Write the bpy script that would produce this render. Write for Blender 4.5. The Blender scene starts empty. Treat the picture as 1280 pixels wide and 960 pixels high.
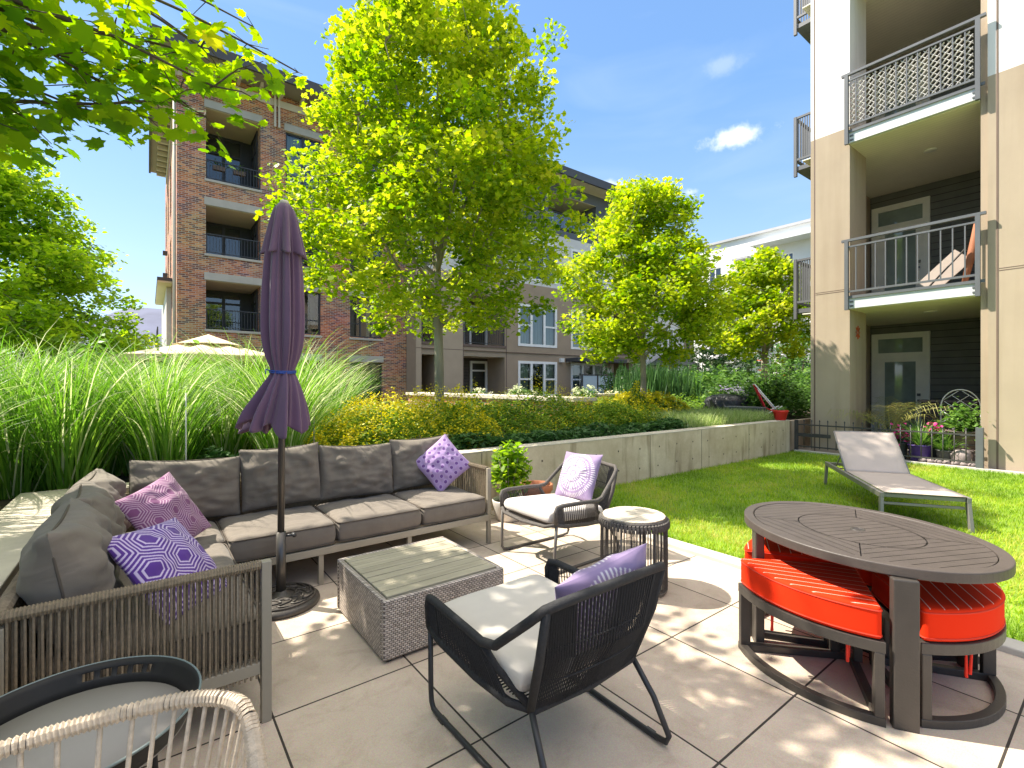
import bpy, math, random
import numpy as np
from mathutils import Vector, Matrix, noise as mnoise
random.seed(7); np.random.seed(7)
R_ = math.radians
scene = bpy.context.scene
COL = scene.collection

# ------------------------------------------------------------------ camera
H = 1.4
cam_d = bpy.data.cameras.new('camera'); cam = bpy.data.objects.new('camera', cam_d); COL.objects.link(cam)
cam.location = (0, 0, H); cam.rotation_euler = (R_(90), 0, R_(-37.2))
cam_d.sensor_fit = 'HORIZONTAL'; cam_d.sensor_width = 36.0; cam_d.lens = 36.0*600/1280
cam_d.clip_start = 0.05; cam_d.clip_end = 9000
scene.camera = cam

# ------------------------------------------------------------------ world + sun
SUN_EL, SUN_AZ = 51.0, -38.5          # azimuth measured from +Y towards +X
w = bpy.data.worlds.new("World"); scene.world = w; w.use_nodes = True
nt = w.node_tree; N = nt.nodes; L = nt.links; N.clear()
out = N.new('ShaderNodeOutputWorld'); bg = N.new('ShaderNodeBackground')
sky = N.new('ShaderNodeTexSky'); sky.sky_type = 'NISHITA'; sky.sun_disc = False
sky.sun_elevation = R_(SUN_EL); sky.sun_rotation = R_(SUN_AZ)
sky.altitude = 400; sky.air_density = 1.0; sky.dust_density = 0.15; sky.ozone_density = 2.0
tc = N.new('ShaderNodeTexCoord'); sep = N.new('ShaderNodeSeparateXYZ'); L.new(tc.outputs['Generated'], sep.inputs[0])
hsv = N.new('ShaderNodeHueSaturation'); hsv.inputs['Saturation'].default_value = .88; hsv.inputs['Value'].default_value = 1.0
L.new(sky.outputs[0], hsv.inputs['Color'])
def cloud(direction, r0, stretch, seed, strength, col_in):
    d = Vector(direction).normalized()
    mp = N.new('ShaderNodeVectorMath'); mp.operation = 'SUBTRACT'; mp.inputs[1].default_value = d; L.new(tc.outputs['Generated'], mp.inputs[0])
    ax = Vector((0.7965, -0.6046, 0))
    dx = N.new('ShaderNodeVectorMath'); dx.operation = 'DOT_PRODUCT'; dx.inputs[1].default_value = ax/stretch; L.new(mp.outputs[0], dx.inputs[0])
    dz = N.new('ShaderNodeVectorMath'); dz.operation = 'DOT_PRODUCT'; dz.inputs[1].default_value = (0, 0, 1.25); L.new(mp.outputs[0], dz.inputs[0])
    dot = N.new('ShaderNodeVectorMath'); dot.operation = 'DOT_PRODUCT'; dot.inputs[1].default_value = d; L.new(tc.outputs['Generated'], dot.inputs[0])
    front = N.new('ShaderNodeMath'); front.operation = 'GREATER_THAN'; front.inputs[1].default_value = 0; L.new(dot.outputs['Value'], front.inputs[0])
    a = N.new('ShaderNodeMath'); a.operation = 'POWER'; a.inputs[1].default_value = 2; L.new(dx.outputs['Value'], a.inputs[0])
    b = N.new('ShaderNodeMath'); b.operation = 'POWER'; b.inputs[1].default_value = 2; L.new(dz.outputs['Value'], b.inputs[0])
    s = N.new('ShaderNodeMath'); s.operation = 'ADD'; L.new(a.outputs[0], s.inputs[0]); L.new(b.outputs[0], s.inputs[1])
    q = N.new('ShaderNodeMath'); q.operation = 'SQRT'; L.new(s.outputs[0], q.inputs[0])
    nz = N.new('ShaderNodeTexNoise'); nz.noise_dimensions = '4D'; nz.inputs['Scale'].default_value = 26; nz.inputs['Detail'].default_value = 9
    nz.inputs['Roughness'].default_value = .62; nz.inputs['W'].default_value = seed; L.new(tc.outputs['Generated'], nz.inputs['Vector'])
    m = N.new('ShaderNodeMath'); m.operation = 'MULTIPLY_ADD'; m.inputs[1].default_value = -r0*2.6; m.inputs[2].default_value = r0*1.3
    L.new(nz.outputs['Fac'], m.inputs[0])
    t = N.new('ShaderNodeMath'); t.operation = 'ADD'; L.new(q.outputs[0], t.inputs[0]); L.new(m.outputs[0], t.inputs[1])
    mr = N.new('ShaderNodeMapRange'); mr.interpolation_type = 'SMOOTHSTEP'; mr.inputs['From Min'].default_value = r0*1.05; mr.inputs['From Max'].default_value = r0*.1
    mr.inputs['To Min'].default_value = 0; mr.inputs['To Max'].default_value = strength; L.new(t.outputs[0], mr.inputs['Value'])
    mm = N.new('ShaderNodeMath'); mm.operation = 'MULTIPLY'; L.new(mr.outputs[0], mm.inputs[0]); L.new(front.outputs[0], mm.inputs[1])
    mx = N.new('ShaderNodeMixRGB'); L.new(mm.outputs[0], mx.inputs['Fac']); L.new(col_in, mx.inputs['Color1']); mx.inputs['Color2'].default_value = (3.6, 3.7, 3.9, 1)
    return mx.outputs[0]
def skydir(px, py):
    return Vector((.6046+.7965*(px-640)/600, .7965-.6046*(px-640)/600, (480-py)/600)).normalized()
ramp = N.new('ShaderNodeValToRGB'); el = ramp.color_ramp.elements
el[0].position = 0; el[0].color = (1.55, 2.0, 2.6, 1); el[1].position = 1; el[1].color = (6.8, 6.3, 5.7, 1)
for q, cc in ((.12, (1.25, 1.8, 2.55)), (.30, (.80, 1.42, 2.40)), (.50, (.46, 1.08, 2.20)), (.655, (.45, 1.0, 2.10)), (.76, (5.8, 5.45, 5.0))):  # top stops: bright warm zenith added above the view as fill light
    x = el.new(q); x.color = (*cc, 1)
wz = N.new('ShaderNodeTexNoise'); wz.inputs['Scale'].default_value = 3.5; wz.inputs['Detail'].default_value = 7; wz.inputs['Distortion'].default_value = .8
wm = N.new('ShaderNodeMapping'); wm.inputs['Scale'].default_value = (1, 1, 3.5); L.new(tc.outputs['Generated'], wm.inputs[0]); L.new(wm.outputs[0], wz.inputs['Vector'])
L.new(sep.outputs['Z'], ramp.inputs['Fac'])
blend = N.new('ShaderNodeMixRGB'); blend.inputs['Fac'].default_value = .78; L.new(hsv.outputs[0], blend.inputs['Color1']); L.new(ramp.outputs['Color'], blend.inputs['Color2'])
wr_ = N.new('ShaderNodeMapRange'); wr_.inputs['From Min'].default_value = .50; wr_.inputs['From Max'].default_value = .80; wr_.inputs['To Min'].default_value = 0; wr_.inputs['To Max'].default_value = .15; L.new(wz.outputs['Fac'], wr_.inputs['Value'])
wisp = N.new('ShaderNodeMixRGB'); L.new(wr_.outputs[0], wisp.inputs['Fac']); L.new(blend.outputs['Color'], wisp.inputs['Color1']); wisp.inputs['Color2'].default_value = (2.2, 2.6, 3.1, 1)
c = wisp.outputs['Color']
for (px, py, r0, st, sd, k) in ((918, 172, .022, 2.2, 1.0, .8), (905, 82, .02, 1.6, 3.0, .16), (862, 240, .010, 2.0, 5.0, .45), (762, 232, .016, 2.4, 8.0, .45)):
    c = cloud(skydir(px, py), r0, st, sd, k, c)
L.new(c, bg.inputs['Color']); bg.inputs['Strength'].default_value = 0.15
L.new(bg.outputs[0], out.inputs['Surface'])
sl = bpy.data.lights.new('sun', 'SUN'); sun = bpy.data.objects.new('sun', sl); COL.objects.link(sun)
sl.energy = 4.0; sl.angle = R_(.55); sl.color = (1, .92, .79)
sd = Vector((math.sin(R_(SUN_AZ))*math.cos(R_(SUN_EL)), math.cos(R_(SUN_AZ))*math.cos(R_(SUN_EL)), math.sin(R_(SUN_EL))))
sun.rotation_euler = sd.to_track_quat('Z', 'Y').to_euler()
vs = scene.view_settings; vs.view_transform = 'Standard'; vs.look = 'None'; vs.gamma = 1; vs.use_curve_mapping = False
vs.exposure = 1.48
scene.cycles.max_bounces = 8; scene.cycles.transparent_max_bounces = 12

# ------------------------------------------------------------------ materials
def newmat(name):
    m = bpy.data.materials.new(name); m.use_nodes = True
    return m, m.node_tree.nodes, m.node_tree.links, m.node_tree.nodes['Principled BSDF']
def pm(name, col, rough=.6, var=.15, scale=4, bump=.0, bscale=60, metal=0, spec=.5, stretch=(1, 1, 1), sheen=0, detail=5, dark=None, coord='Object', bdist=.01):
    """plain procedural material: base colour with soft noise variation and a fine bump"""
    m, n, l, p = newmat(name)
    t = n.new('ShaderNodeTexCoord'); mp = n.new('ShaderNodeMapping'); mp.inputs['Scale'].default_value = stretch
    l.new(t.outputs[coord], mp.inputs[0])
    nz = n.new('ShaderNodeTexNoise'); nz.inputs['Scale'].default_value = scale; nz.inputs['Detail'].default_value = detail; nz.inputs['Roughness'].default_value = .6
    l.new(mp.outputs[0], nz.inputs['Vector'])
    cr = n.new('ShaderNodeValToRGB'); c = Vector(col)
    lo = Vector(dark) if dark else c*(1-var)
    hi = c*(1+var)
    cr.color_ramp.elements[0].position = .32; cr.color_ramp.elements[0].color = (*lo, 1)
    cr.color_ramp.elements[1].position = .68; cr.color_ramp.elements[1].color = (*[min(1, v) for v in hi], 1)
    l.new(nz.outputs['Fac'], cr.inputs['Fac']); l.new(cr.outputs['Color'], p.inputs['Base Color'])
    p.inputs['Roughness'].default_value = rough; p.inputs['Metallic'].default_value = metal
    p.inputs['Specular IOR Level'].default_value = spec
    if sheen: p.inputs['Sheen Weight'].default_value = sheen
    if bump:
        b = n.new('ShaderNodeBump'); b.inputs['Strength'].default_value = bump; b.inputs['Distance'].default_value = bdist
        nb = n.new('ShaderNodeTexNoise'); nb.inputs['Scale'].default_value = bscale; nb.inputs['Detail'].default_value = 4
        l.new(mp.outputs[0], nb.inputs['Vector']); l.new(nb.outputs['Fac'], b.inputs['Height']); l.new(b.outputs[0], p.inputs['Normal'])
    return m
def mth(n, l, op, a, b=None, c=None):
    k = n.new('ShaderNodeMath'); k.operation = op
    for i, v in enumerate((a, b, c)):
        if v is None: continue
        if isinstance(v, (int, float)): k.inputs[i].default_value = v
        else: l.new(v, k.inputs[i])
    return k.outputs[0]
def brickmat(name='brick'):
    m, n, l, p = newmat(name)
    g = n.new('ShaderNodeNewGeometry'); s = n.new('ShaderNodeSeparateXYZ'); l.new(g.outputs['Position'], s.inputs[0])
    u = mth(n, l, 'ADD', s.outputs[0], s.outputs[1]); cb = n.new('ShaderNodeCombineXYZ'); l.new(u, cb.inputs[0]); l.new(s.outputs[2], cb.inputs[1])
    b = n.new('ShaderNodeTexBrick'); l.new(cb.outputs[0], b.inputs['Vector']); b.inputs['Scale'].default_value = 1
    b.inputs['Brick Width'].default_value = .225; b.inputs['Row Height'].default_value = .075; b.inputs['Mortar Size'].default_value = .010
    b.inputs['Color1'].default_value = (0, 0, 0, 1); b.inputs['Color2'].default_value = (1, 1, 1, 1); b.inputs['Mortar'].default_value = (.5, .5, .5, 1)
    cr = n.new('ShaderNodeValToRGB'); e = cr.color_ramp.elements; cr.color_ramp.interpolation = 'CONSTANT'
    cols = [(0, (.13, .065, .055)), (.17, (.26, .10, .055)), (.42, (.36, .145, .075)), (.6, (.44, .20, .11)), (.76, (.19, .08, .055)), (.86, (.46, .235, .13))]
    e[0].position = 0; e[0].color = (*cols[0][1], 1); e[1].position = cols[1][0]; e[1].color = (*cols[1][1], 1)
    for q, cc in cols[2:]:
        x = e.new(q); x.color = (*cc, 1)
    l.new(b.outputs['Color'], cr.inputs['Fac'])
    mx = n.new('ShaderNodeMixRGB'); l.new(b.outputs['Fac'], mx.inputs['Fac']); l.new(cr.outputs[0], mx.inputs[1]); mx.inputs[2].default_value = (.42, .35, .29, 1)
    nz = n.new('ShaderNodeTexNoise'); nz.inputs['Scale'].default_value = .7; nz.inputs['Detail'].default_value = 6; l.new(g.outputs['Position'], nz.inputs['Vector'])
    mu = n.new('ShaderNodeMixRGB'); mu.blend_type = 'MULTIPLY'; mu.inputs[0].default_value = .5; l.new(mx.outputs[0], mu.inputs[1]); l.new(nz.outputs['Color'], mu.inputs[2])
    br = n.new('ShaderNodeHueSaturation'); br.inputs['Value'].default_value = 1.75; br.inputs['Saturation'].default_value = 1.12; l.new(mu.outputs[0], br.inputs['Color'])
    l.new(br.outputs[0], p.inputs['Base Color']); p.inputs['Roughness'].default_value = .9
    bp = n.new('ShaderNodeBump'); bp.inputs['Distance'].default_value = .01; bp.invert = True; l.new(b.outputs['Fac'], bp.inputs['Height']); l.new(bp.outputs[0], p.inputs['Normal'])
    return m
def linemat(name, col, axis, pitch, frac=.06, rough=.6, linecol=None, var=.1, bump=.4, off=0.0, scale=3):
    """boards or laps: thin dark grooves every pitch metres along a world axis"""
    m, n, l, p = newmat(name)
    g = n.new('ShaderNodeNewGeometry'); s = n.new('ShaderNodeSeparateXYZ'); l.new(g.outputs['Position'], s.inputs[0])
    q = mth(n, l, 'ADD', s.outputs[axis], 100+off); fr = mth(n, l, 'FRACT', mth(n, l, 'DIVIDE', q, pitch))
    line = mth(n, l, 'LESS_THAN', fr, frac)
    nz = n.new('ShaderNodeTexNoise'); nz.inputs['Scale'].default_value = scale; nz.inputs['Detail'].default_value = 6; l.new(g.outputs['Position'], nz.inputs['Vector'])
    cr = n.new('ShaderNodeValToRGB'); c = Vector(col); cr.color_ramp.elements[0].position = .3; cr.color_ramp.elements[1].position = .7
    cr.color_ramp.elements[0].color = (*(c*(1-var)), 1); cr.color_ramp.elements[1].color = (*(c*(1+var)), 1); l.new(nz.outputs['Fac'], cr.inputs[0])
    mx = n.new('ShaderNodeMixRGB'); l.new(line, mx.inputs[0]); l.new(cr.outputs[0], mx.inputs[1]); mx.inputs[2].default_value = (*(linecol or c*.35), 1)
    l.new(mx.outputs[0], p.inputs['Base Color']); p.inputs['Roughness'].default_value = rough
    b = n.new('ShaderNodeBump'); b.inputs['Distance'].default_value = .01; b.inputs['Strength'].default_value = bump; b.invert = True
    l.new(line, b.inputs['Height']); l.new(b.outputs[0], p.inputs['Normal'])
    return m
def attrmat(name, attr='Col', rough=.8, sheen=.2, bump=.15, bscale=500):
    m, n, l, p = newmat(name)
    a = n.new('ShaderNodeAttribute'); a.attribute_name = attr; l.new(a.outputs['Color'], p.inputs['Base Color'])
    p.inputs['Roughness'].default_value = rough; p.inputs['Sheen Weight'].default_value = sheen; p.inputs['Specular IOR Level'].default_value = .2
    t = n.new('ShaderNodeTexCoord'); nb = n.new('ShaderNodeTexNoise'); nb.inputs['Scale'].default_value = bscale; l.new(t.outputs['Object'], nb.inputs['Vector'])
    b = n.new('ShaderNodeBump'); b.inputs['Strength'].default_value = bump; b.inputs['Distance'].default_value = .002; l.new(nb.outputs['Fac'], b.inputs['Height']); l.new(b.outputs[0], p.inputs['Normal'])
    return m
def stuccomat(name, col):
    m = pm(name, col, .9, .06, 1.1, .35, 160, detail=8, bdist=.004); n, l = m.node_tree.nodes, m.node_tree.links; p = n['Principled BSDF']
    g = n.new('ShaderNodeNewGeometry'); mp = n.new('ShaderNodeMapping'); mp.inputs['Scale'].default_value = (3.5, 3.5, .22); l.new(g.outputs['Position'], mp.inputs[0])
    nz = n.new('ShaderNodeTexNoise'); nz.inputs['Scale'].default_value = 1.2; nz.inputs['Detail'].default_value = 7; l.new(mp.outputs[0], nz.inputs['Vector'])
    cr = n.new('ShaderNodeValToRGB'); cr.color_ramp.elements[0].position = .34; cr.color_ramp.elements[0].color = (.80, .77, .73, 1); cr.color_ramp.elements[1].position = .56; cr.color_ramp.elements[1].color = (1, 1, 1, 1); l.new(nz.outputs['Fac'], cr.inputs[0])
    src = p.inputs['Base Color'].links[0].from_socket; mu = n.new('ShaderNodeMixRGB'); mu.blend_type = 'MULTIPLY'; mu.inputs[0].default_value = .6; l.new(src, mu.inputs[1]); l.new(cr.outputs[0], mu.inputs[2]); l.new(mu.outputs[0], p.inputs['Base Color'])
    return m
def clothmat(name, col, fold=.35):
    m = pm(name, col, .92, .10, 7, .3, 700, sheen=.12, bdist=.002); n, l = m.node_tree.nodes, m.node_tree.links; p = n['Principled BSDF']
    t = n.new('ShaderNodeTexCoord'); mp = n.new('ShaderNodeMapping'); mp.inputs['Scale'].default_value = (1, 1.8, 1); mp.inputs['Rotation'].default_value = (0, 0, .5); l.new(t.outputs['Object'], mp.inputs[0])
    nz = n.new('ShaderNodeTexNoise'); nz.inputs['Scale'].default_value = 4.5; nz.inputs['Detail'].default_value = 2.5; nz.inputs['Distortion'].default_value = 1.2; l.new(mp.outputs[0], nz.inputs['Vector'])
    b2 = n.new('ShaderNodeBump'); b2.inputs['Strength'].default_value = fold; b2.inputs['Distance'].default_value = .03; l.new(nz.outputs['Fac'], b2.inputs['Height'])
    b1 = [q for q in n if q.type == 'BUMP' and q != b2][0]; l.new(b2.outputs[0], b1.inputs['Normal'])
    return m
def leafmat(name, stops, trans=.45, rough=.5, spec=.35):
    """leaf: every leaf carries its own 'tint' that picks a colour of the ramp"""
    m, n, l, p = newmat(name)
    a = n.new('ShaderNodeAttribute'); a.attribute_name = 'tint'
    cr = n.new('ShaderNodeValToRGB'); e = cr.color_ramp.elements
    e[0].position = stops[0][0]; e[0].color = (*stops[0][1], 1); e[1].position = stops[-1][0]; e[1].color = (*stops[-1][1], 1)
    for q, c in stops[1:-1]:
        x = e.new(q); x.color = (*c, 1)
    l.new(a.outputs['Fac'], cr.inputs[0]); l.new(cr.outputs[0], p.inputs['Base Color'])
    p.inputs['Roughness'].default_value = rough; p.inputs['Specular IOR Level'].default_value = spec
    t = n.new('ShaderNodeBsdfTranslucent'); h = n.new('ShaderNodeHueSaturation'); h.inputs['Saturation'].default_value = 1.05; h.inputs['Value'].default_value = 1.5
    l.new(cr.outputs[0], h.inputs['Color']); l.new(h.outputs[0], t.inputs['Color'])
    mx = n.new('ShaderNodeMixShader'); mx.inputs[0].default_value = trans; l.new(p.outputs[0], mx.inputs[1]); l.new(t.outputs[0], mx.inputs[2])
    l.new(mx.outputs[0], n['Material Output'].inputs['Surface'])
    return m
def glassmat(name, tint=(.75, .85, .82), refl=.35, rough=.02):
    m, n, l, p = newmat(name)
    tr = n.new('ShaderNodeBsdfTransparent'); tr.inputs[0].default_value = (*tint, 1)
    gl = n.new('ShaderNodeBsdfGlossy'); gl.inputs['Roughness'].default_value = rough; gl.inputs[0].default_value = (.9, .95, 1, 1)
    lw = n.new('ShaderNodeLayerWeight'); lw.inputs[0].default_value = .35
    f = mth(n, l, 'MULTIPLY_ADD', lw.outputs['Fresnel'], .7, refl)
    mx = n.new('ShaderNodeMixShader'); l.new(f, mx.inputs[0]); l.new(tr.outputs[0], mx.inputs[1]); l.new(gl.outputs[0], mx.inputs[2])
    l.new(mx.outputs[0], n['Material Output'].inputs['Surface'])
    return m
def tilemat():
    m, n, l, p = newmat('patio_tile')
    g = n.new('ShaderNodeNewGeometry'); s = n.new('ShaderNodeSeparateXYZ'); l.new(g.outputs['Position'], s.inputs[0])
    P = .63; jw = .0045
    fx = mth(n, l, 'DIVIDE', mth(n, l, 'ADD', s.outputs[0], 63-1.05), P); fy = mth(n, l, 'DIVIDE', mth(n, l, 'ADD', s.outputs[1], 63-1.58), P)
    def near(f):
        fr = mth(n, l, 'FRACT', f); d = mth(n, l, 'MINIMUM', fr, mth(n, l, 'SUBTRACT', 1, fr)); return mth(n, l, 'LESS_THAN', d, jw/P)
    joint = mth(n, l, 'MAXIMUM', near(fx), near(fy))
    cb = n.new('ShaderNodeCombineXYZ'); l.new(mth(n, l, 'FLOOR', fx), cb.inputs[0]); l.new(mth(n, l, 'FLOOR', fy), cb.inputs[1])
    wn = n.new('ShaderNodeTexWhiteNoise'); l.new(cb.outputs[0], wn.inputs['Vector'])
    nz = n.new('ShaderNodeTexNoise'); nz.inputs['Scale'].default_value = 2.5; nz.inputs['Detail'].default_value = 8; nz.inputs['Roughness'].default_value = .65
    l.new(g.outputs['Position'], nz.inputs['Vector'])
    fac = mth(n, l, 'ADD', mth(n, l, 'MULTIPLY', wn.outputs['Value'], .3), mth(n, l, 'MULTIPLY', nz.outputs['Fac'], .75))
    cr = n.new('ShaderNodeValToRGB'); cr.color_ramp.elements[0].position = .2; cr.color_ramp.elements[1].position = .85
    cr.color_ramp.elements[0].color = (.43, .345, .265, 1); cr.color_ramp.elements[1].color = (.64, .545, .44, 1); l.new(fac, cr.inputs[0])
    ns = n.new('ShaderNodeTexNoise'); ns.inputs['Scale'].default_value = 180; ns.inputs['Detail'].default_value = 3; l.new(g.outputs['Position'], ns.inputs['Vector'])
    mu = n.new('ShaderNodeMixRGB'); mu.blend_type = 'OVERLAY'; mu.inputs[0].default_value = .35; l.new(cr.outputs[0], mu.inputs[1]); l.new(ns.outputs['Color'], mu.inputs[2])
    s1 = n.new('ShaderNodeTexNoise'); s1.inputs['Scale'].default_value = 5.5; s1.inputs['Detail'].default_value = 10; s1.inputs['Roughness'].default_value = .7; s1.inputs['Distortion'].default_value = .6; l.new(g.outputs['Position'], s1.inputs['Vector'])
    s2 = n.new('ShaderNodeValToRGB'); s2.color_ramp.elements[0].position = .33; s2.color_ramp.elements[0].color = (.70, .66, .61, 1); s2.color_ramp.elements[1].position = .50; s2.color_ramp.elements[1].color = (1, 1, 1, 1); l.new(s1.outputs['Fac'], s2.inputs[0])
    m2 = n.new('ShaderNodeMixRGB'); m2.blend_type = 'MULTIPLY'; m2.inputs[0].default_value = .55; l.new(mu.outputs[0], m2.inputs[1]); l.new(s2.outputs[0], m2.inputs[2]); mu = m2
    mx = n.new('ShaderNodeMixRGB'); l.new(joint, mx.inputs[0]); l.new(mu.outputs[0], mx.inputs[1]); mx.inputs[2].default_value = (.035, .028, .022, 1)
    l.new(mx.outputs[0], p.inputs['Base Color']); p.inputs['Roughness'].default_value = .8
    b = n.new('ShaderNodeBump'); b.inputs['Distance'].default_value = .004; b.inputs['Strength'].default_value = .25; l.new(ns.outputs['Fac'], b.inputs['Height']); l.new(b.outputs[0], p.inputs['Normal'])
    return m
def concretemat():
    m, n, l, p = newmat('cast_concrete')
    g = n.new('ShaderNodeNewGeometry')
    nz = n.new('ShaderNodeTexNoise'); nz.inputs['Scale'].default_value = 1.6; nz.inputs['Detail'].default_value = 10; nz.inputs['Roughness'].default_value = .68; l.new(g.outputs['Position'], nz.inputs['Vector'])
    cr = n.new('ShaderNodeValToRGB'); cr.color_ramp.elements[0].position = .3; cr.color_ramp.elements[1].position = .72
    cr.color_ramp.elements[0].color = (.44, .34, .22, 1); cr.color_ramp.elements[1].color = (.72, .61, .45, 1); l.new(nz.outputs['Fac'], cr.inputs[0])
    mp = n.new('ShaderNodeMapping'); mp.inputs['Scale'].default_value = (7, 7, .9); l.new(g.outputs['Position'], mp.inputs[0])
    st = n.new('ShaderNodeTexNoise'); st.inputs['Scale'].default_value = 1; st.inputs['Detail'].default_value = 5; l.new(mp.outputs[0], st.inputs['Vector'])
    sr = n.new('ShaderNodeValToRGB'); sr.color_ramp.elements[0].position = .28; sr.color_ramp.elements[1].position = .46
    sr.color_ramp.elements[0].color = (.45, .40, .33, 1); sr.color_ramp.elements[1].color = (1, 1, 1, 1); l.new(st.outputs['Fac'], sr.inputs[0])
    mu = n.new('ShaderNodeMixRGB'); mu.blend_type = 'MULTIPLY'; mu.inputs[0].default_value = .8; l.new(cr.outputs[0], mu.inputs[1]); l.new(sr.outputs[0], mu.inputs[2])
    l.new(mu.outputs[0], p.inputs['Base Color']); p.inputs['Roughness'].default_value = .85
    b = n.new('ShaderNodeBump'); b.inputs['Strength'].default_value = .3; b.inputs['Distance'].default_value = .01; nb = n.new('ShaderNodeTexNoise'); nb.inputs['Scale'].default_value = 40; nb.inputs['Detail'].default_value = 6
    l.new(g.outputs['Position'], nb.inputs['Vector']); l.new(nb.outputs['Fac'], b.inputs['Height']); l.new(b.outputs[0], p.inputs['Normal'])
    return m
def wickermat():
    m, n, l, p = newmat('grey_wicker')
    g = n.new('ShaderNodeTexCoord'); s = n.new('ShaderNodeSeparateXYZ'); l.new(g.outputs['Object'], s.inputs[0])
    u = mth(n, l, 'ADD', s.outputs[0], s.outputs[1])
    pw, ph = .022, .011
    row = mth(n, l, 'FLOOR', mth(n, l, 'DIVIDE', s.outputs[2], ph))
    par = mth(n, l, 'MODULO', mth(n, l, 'ADD', row, 200), 2)
    uu = mth(n, l, 'ADD', mth(n, l, 'DIVIDE', u, pw), mth(n, l, 'MULTIPLY', par, .5))
    fu = mth(n, l, 'FRACT', mth(n, l, 'ADD', uu, 100)); fz = mth(n, l, 'FRACT', mth(n, l, 'DIVIDE', mth(n, l, 'ADD', s.outputs[2], 10*ph), ph))
    a = mth(n, l, 'SINE', mth(n, l, 'MULTIPLY', fu, math.pi)); b_ = mth(n, l, 'SINE', mth(n, l, 'MULTIPLY', fz, math.pi))
    hgt = mth(n, l, 'POWER', mth(n, l, 'MULTIPLY', a, b_), .5)
    cb = n.new('ShaderNodeCombineXYZ'); l.new(mth(n, l, 'FLOOR', uu), cb.inputs[0]); l.new(row, cb.inputs[1]); wn = n.new('ShaderNodeTexWhiteNoise'); l.new(cb.outputs[0], wn.inputs['Vector'])
    cr = n.new('ShaderNodeValToRGB'); cr.color_ramp.elements[0].color = (.06, .05, .043, 1); cr.color_ramp.elements[0].position = .22; cr.color_ramp.elements[1].color = (.50, .43, .375, 1); cr.color_ramp.elements[1].position = .62
    l.new(hgt, cr.inputs[0])
    h = n.new('ShaderNodeHueSaturation'); l.new(cr.outputs[0], h.inputs['Color']); l.new(mth(n, l, 'MULTIPLY_ADD', wn.outputs['Value'], .5, .75), h.inputs['Value'])
    l.new(h.outputs[0], p.inputs['Base Color']); p.inputs['Roughness'].default_value = .5
    b = n.new('ShaderNodeBump'); b.inputs['Strength'].default_value = .9; b.inputs['Distance'].default_value = .004; l.new(hgt, b.inputs['Height']); l.new(b.outputs[0], p.inputs['Normal'])
    return m
M = {}
M['brick'] = brickmat()
M['tile'] = tilemat(); M['concrete'] = concretemat(); M['wicker'] = wickermat()
M['concrete_cap'] = pm('concrete_top', (.58, .52, .42), .85, .16, 3, .2, 60)
M['kerb'] = pm('kerb_concrete', (.50, .47, .41), .85, .12, 5, .2, 80)
M['hole'] = pm('tie_hole', (.10, .08, .06), .9, .1)
M['soil'] = pm('soil', (.07, .05, .03), .95, .4, 9, .6, 40)
M['turf'] = pm('turf', (.17, .27, .025), .9, .3, 3, .5, 90)
M['ground'] = pm('ground_far', (.12, .15, .06), .95, .3, .2)
M['stone'] = pm('stone_trim', (.46, .42, .36), .85, .08, 2, .1, 60)
M['dark_frame'] = pm('dark_window_frame', (.035, .036, .04), .5, .1)
M['white_frame'] = pm('white_window_frame', (.86, .84, .80), .5, .05)
M['cream_frame'] = pm('cream_door_frame', (.82, .79, .70), .5, .05)
M['glass'] = glassmat('window_glass', (.62, .70, .66), refl=.07)
M['glass_blue'] = glassmat('balcony_glass', (.75, .85, .95), .12)
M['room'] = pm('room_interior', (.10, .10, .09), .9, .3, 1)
M['curtain'] = linemat('curtain', (.58, .60, .56), 0, .16, .35, .9, (.40, .43, .40))
M['curtain_side'] = linemat('curtain_side', (.58, .60, .56), 1, .16, .35, .9, (.40, .43, .40))
M['soffit'] = pm('soffit', (.74, .64, .46), .8, .05, 1)
M['soffit_board'] = linemat('soffit_boards', (.80, .74, .60), 0, .10, .07, .6, (.58, .53, .42), .03, .2)
M['fascia'] = pm('dark_fascia', (.055, .055, .06), .6, .1)
M['bracket'] = pm('eave_bracket', (.60, .53, .42), .7, .05)
M['taupe'] = pm('taupe_panel', (.36, .27, .185), .85, .07, 1.2, .08, 30)
M['taupe_light'] = pm('taupe_pilaster', (.43, .335, .235), .85, .06, 1.2, .08, 30)
M['white_stucco'] = pm('white_stucco', (.66, .63, .60), .85, .05, 1)
M['white_far'] = pm('white_render', (.78, .77, .75), .85, .04, .5)
M['grey_far'] = pm('grey_render', (.40, .40, .41), .85, .06, .5)
M['slate'] = pm('slate_siding', (.11, .12, .14), .8, .08, 1)
M['beige'] = stuccomat('beige_stucco', (.40, .32, .235))
M['white_wall'] = stuccomat('white_wall', (.76, .74, .72))
M['brown_trim'] = pm('brown_trim', (.15, .10, .075), .7, .1)
M['siding'] = linemat('lap_siding', (.15, .15, .135), 2, .155, .09, .7, (.035, .035, .03), .14, .6)
M['siding_dark'] = linemat('brown_siding', (.09, .075, .06), 2, .18, .1, .8)
M['rail_grey'] = pm('railing_paint', (.115, .12, .13), .45, .08, 3)
M['slab_edge'] = pm('slab_edge', (.60, .62, .63), .6, .04)
M['lattice'] = pm('white_lattice', (.70, .68, .66), .7, .05)
M['iron'] = pm('dark_iron', (.055, .052, .05), .5, .15, 8)
M['bark'] = pm('grey_bark', (.30, .26, .21), .9, .3, 6, .6, 30, stretch=(1, 1, .25))
M['bark_dark'] = pm('dark_bark', (.10, .075, .055), .9, .3, 6, .5, 30, stretch=(1, 1, .25))
M['roof_tile'] = linemat('roof_tiles', (.07, .07, .08), 2, .12, .2, .7)
M['sofa_frame'] = pm('taupe_metal_frame', (.30, .265, .205), .45, .06, 5)
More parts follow.
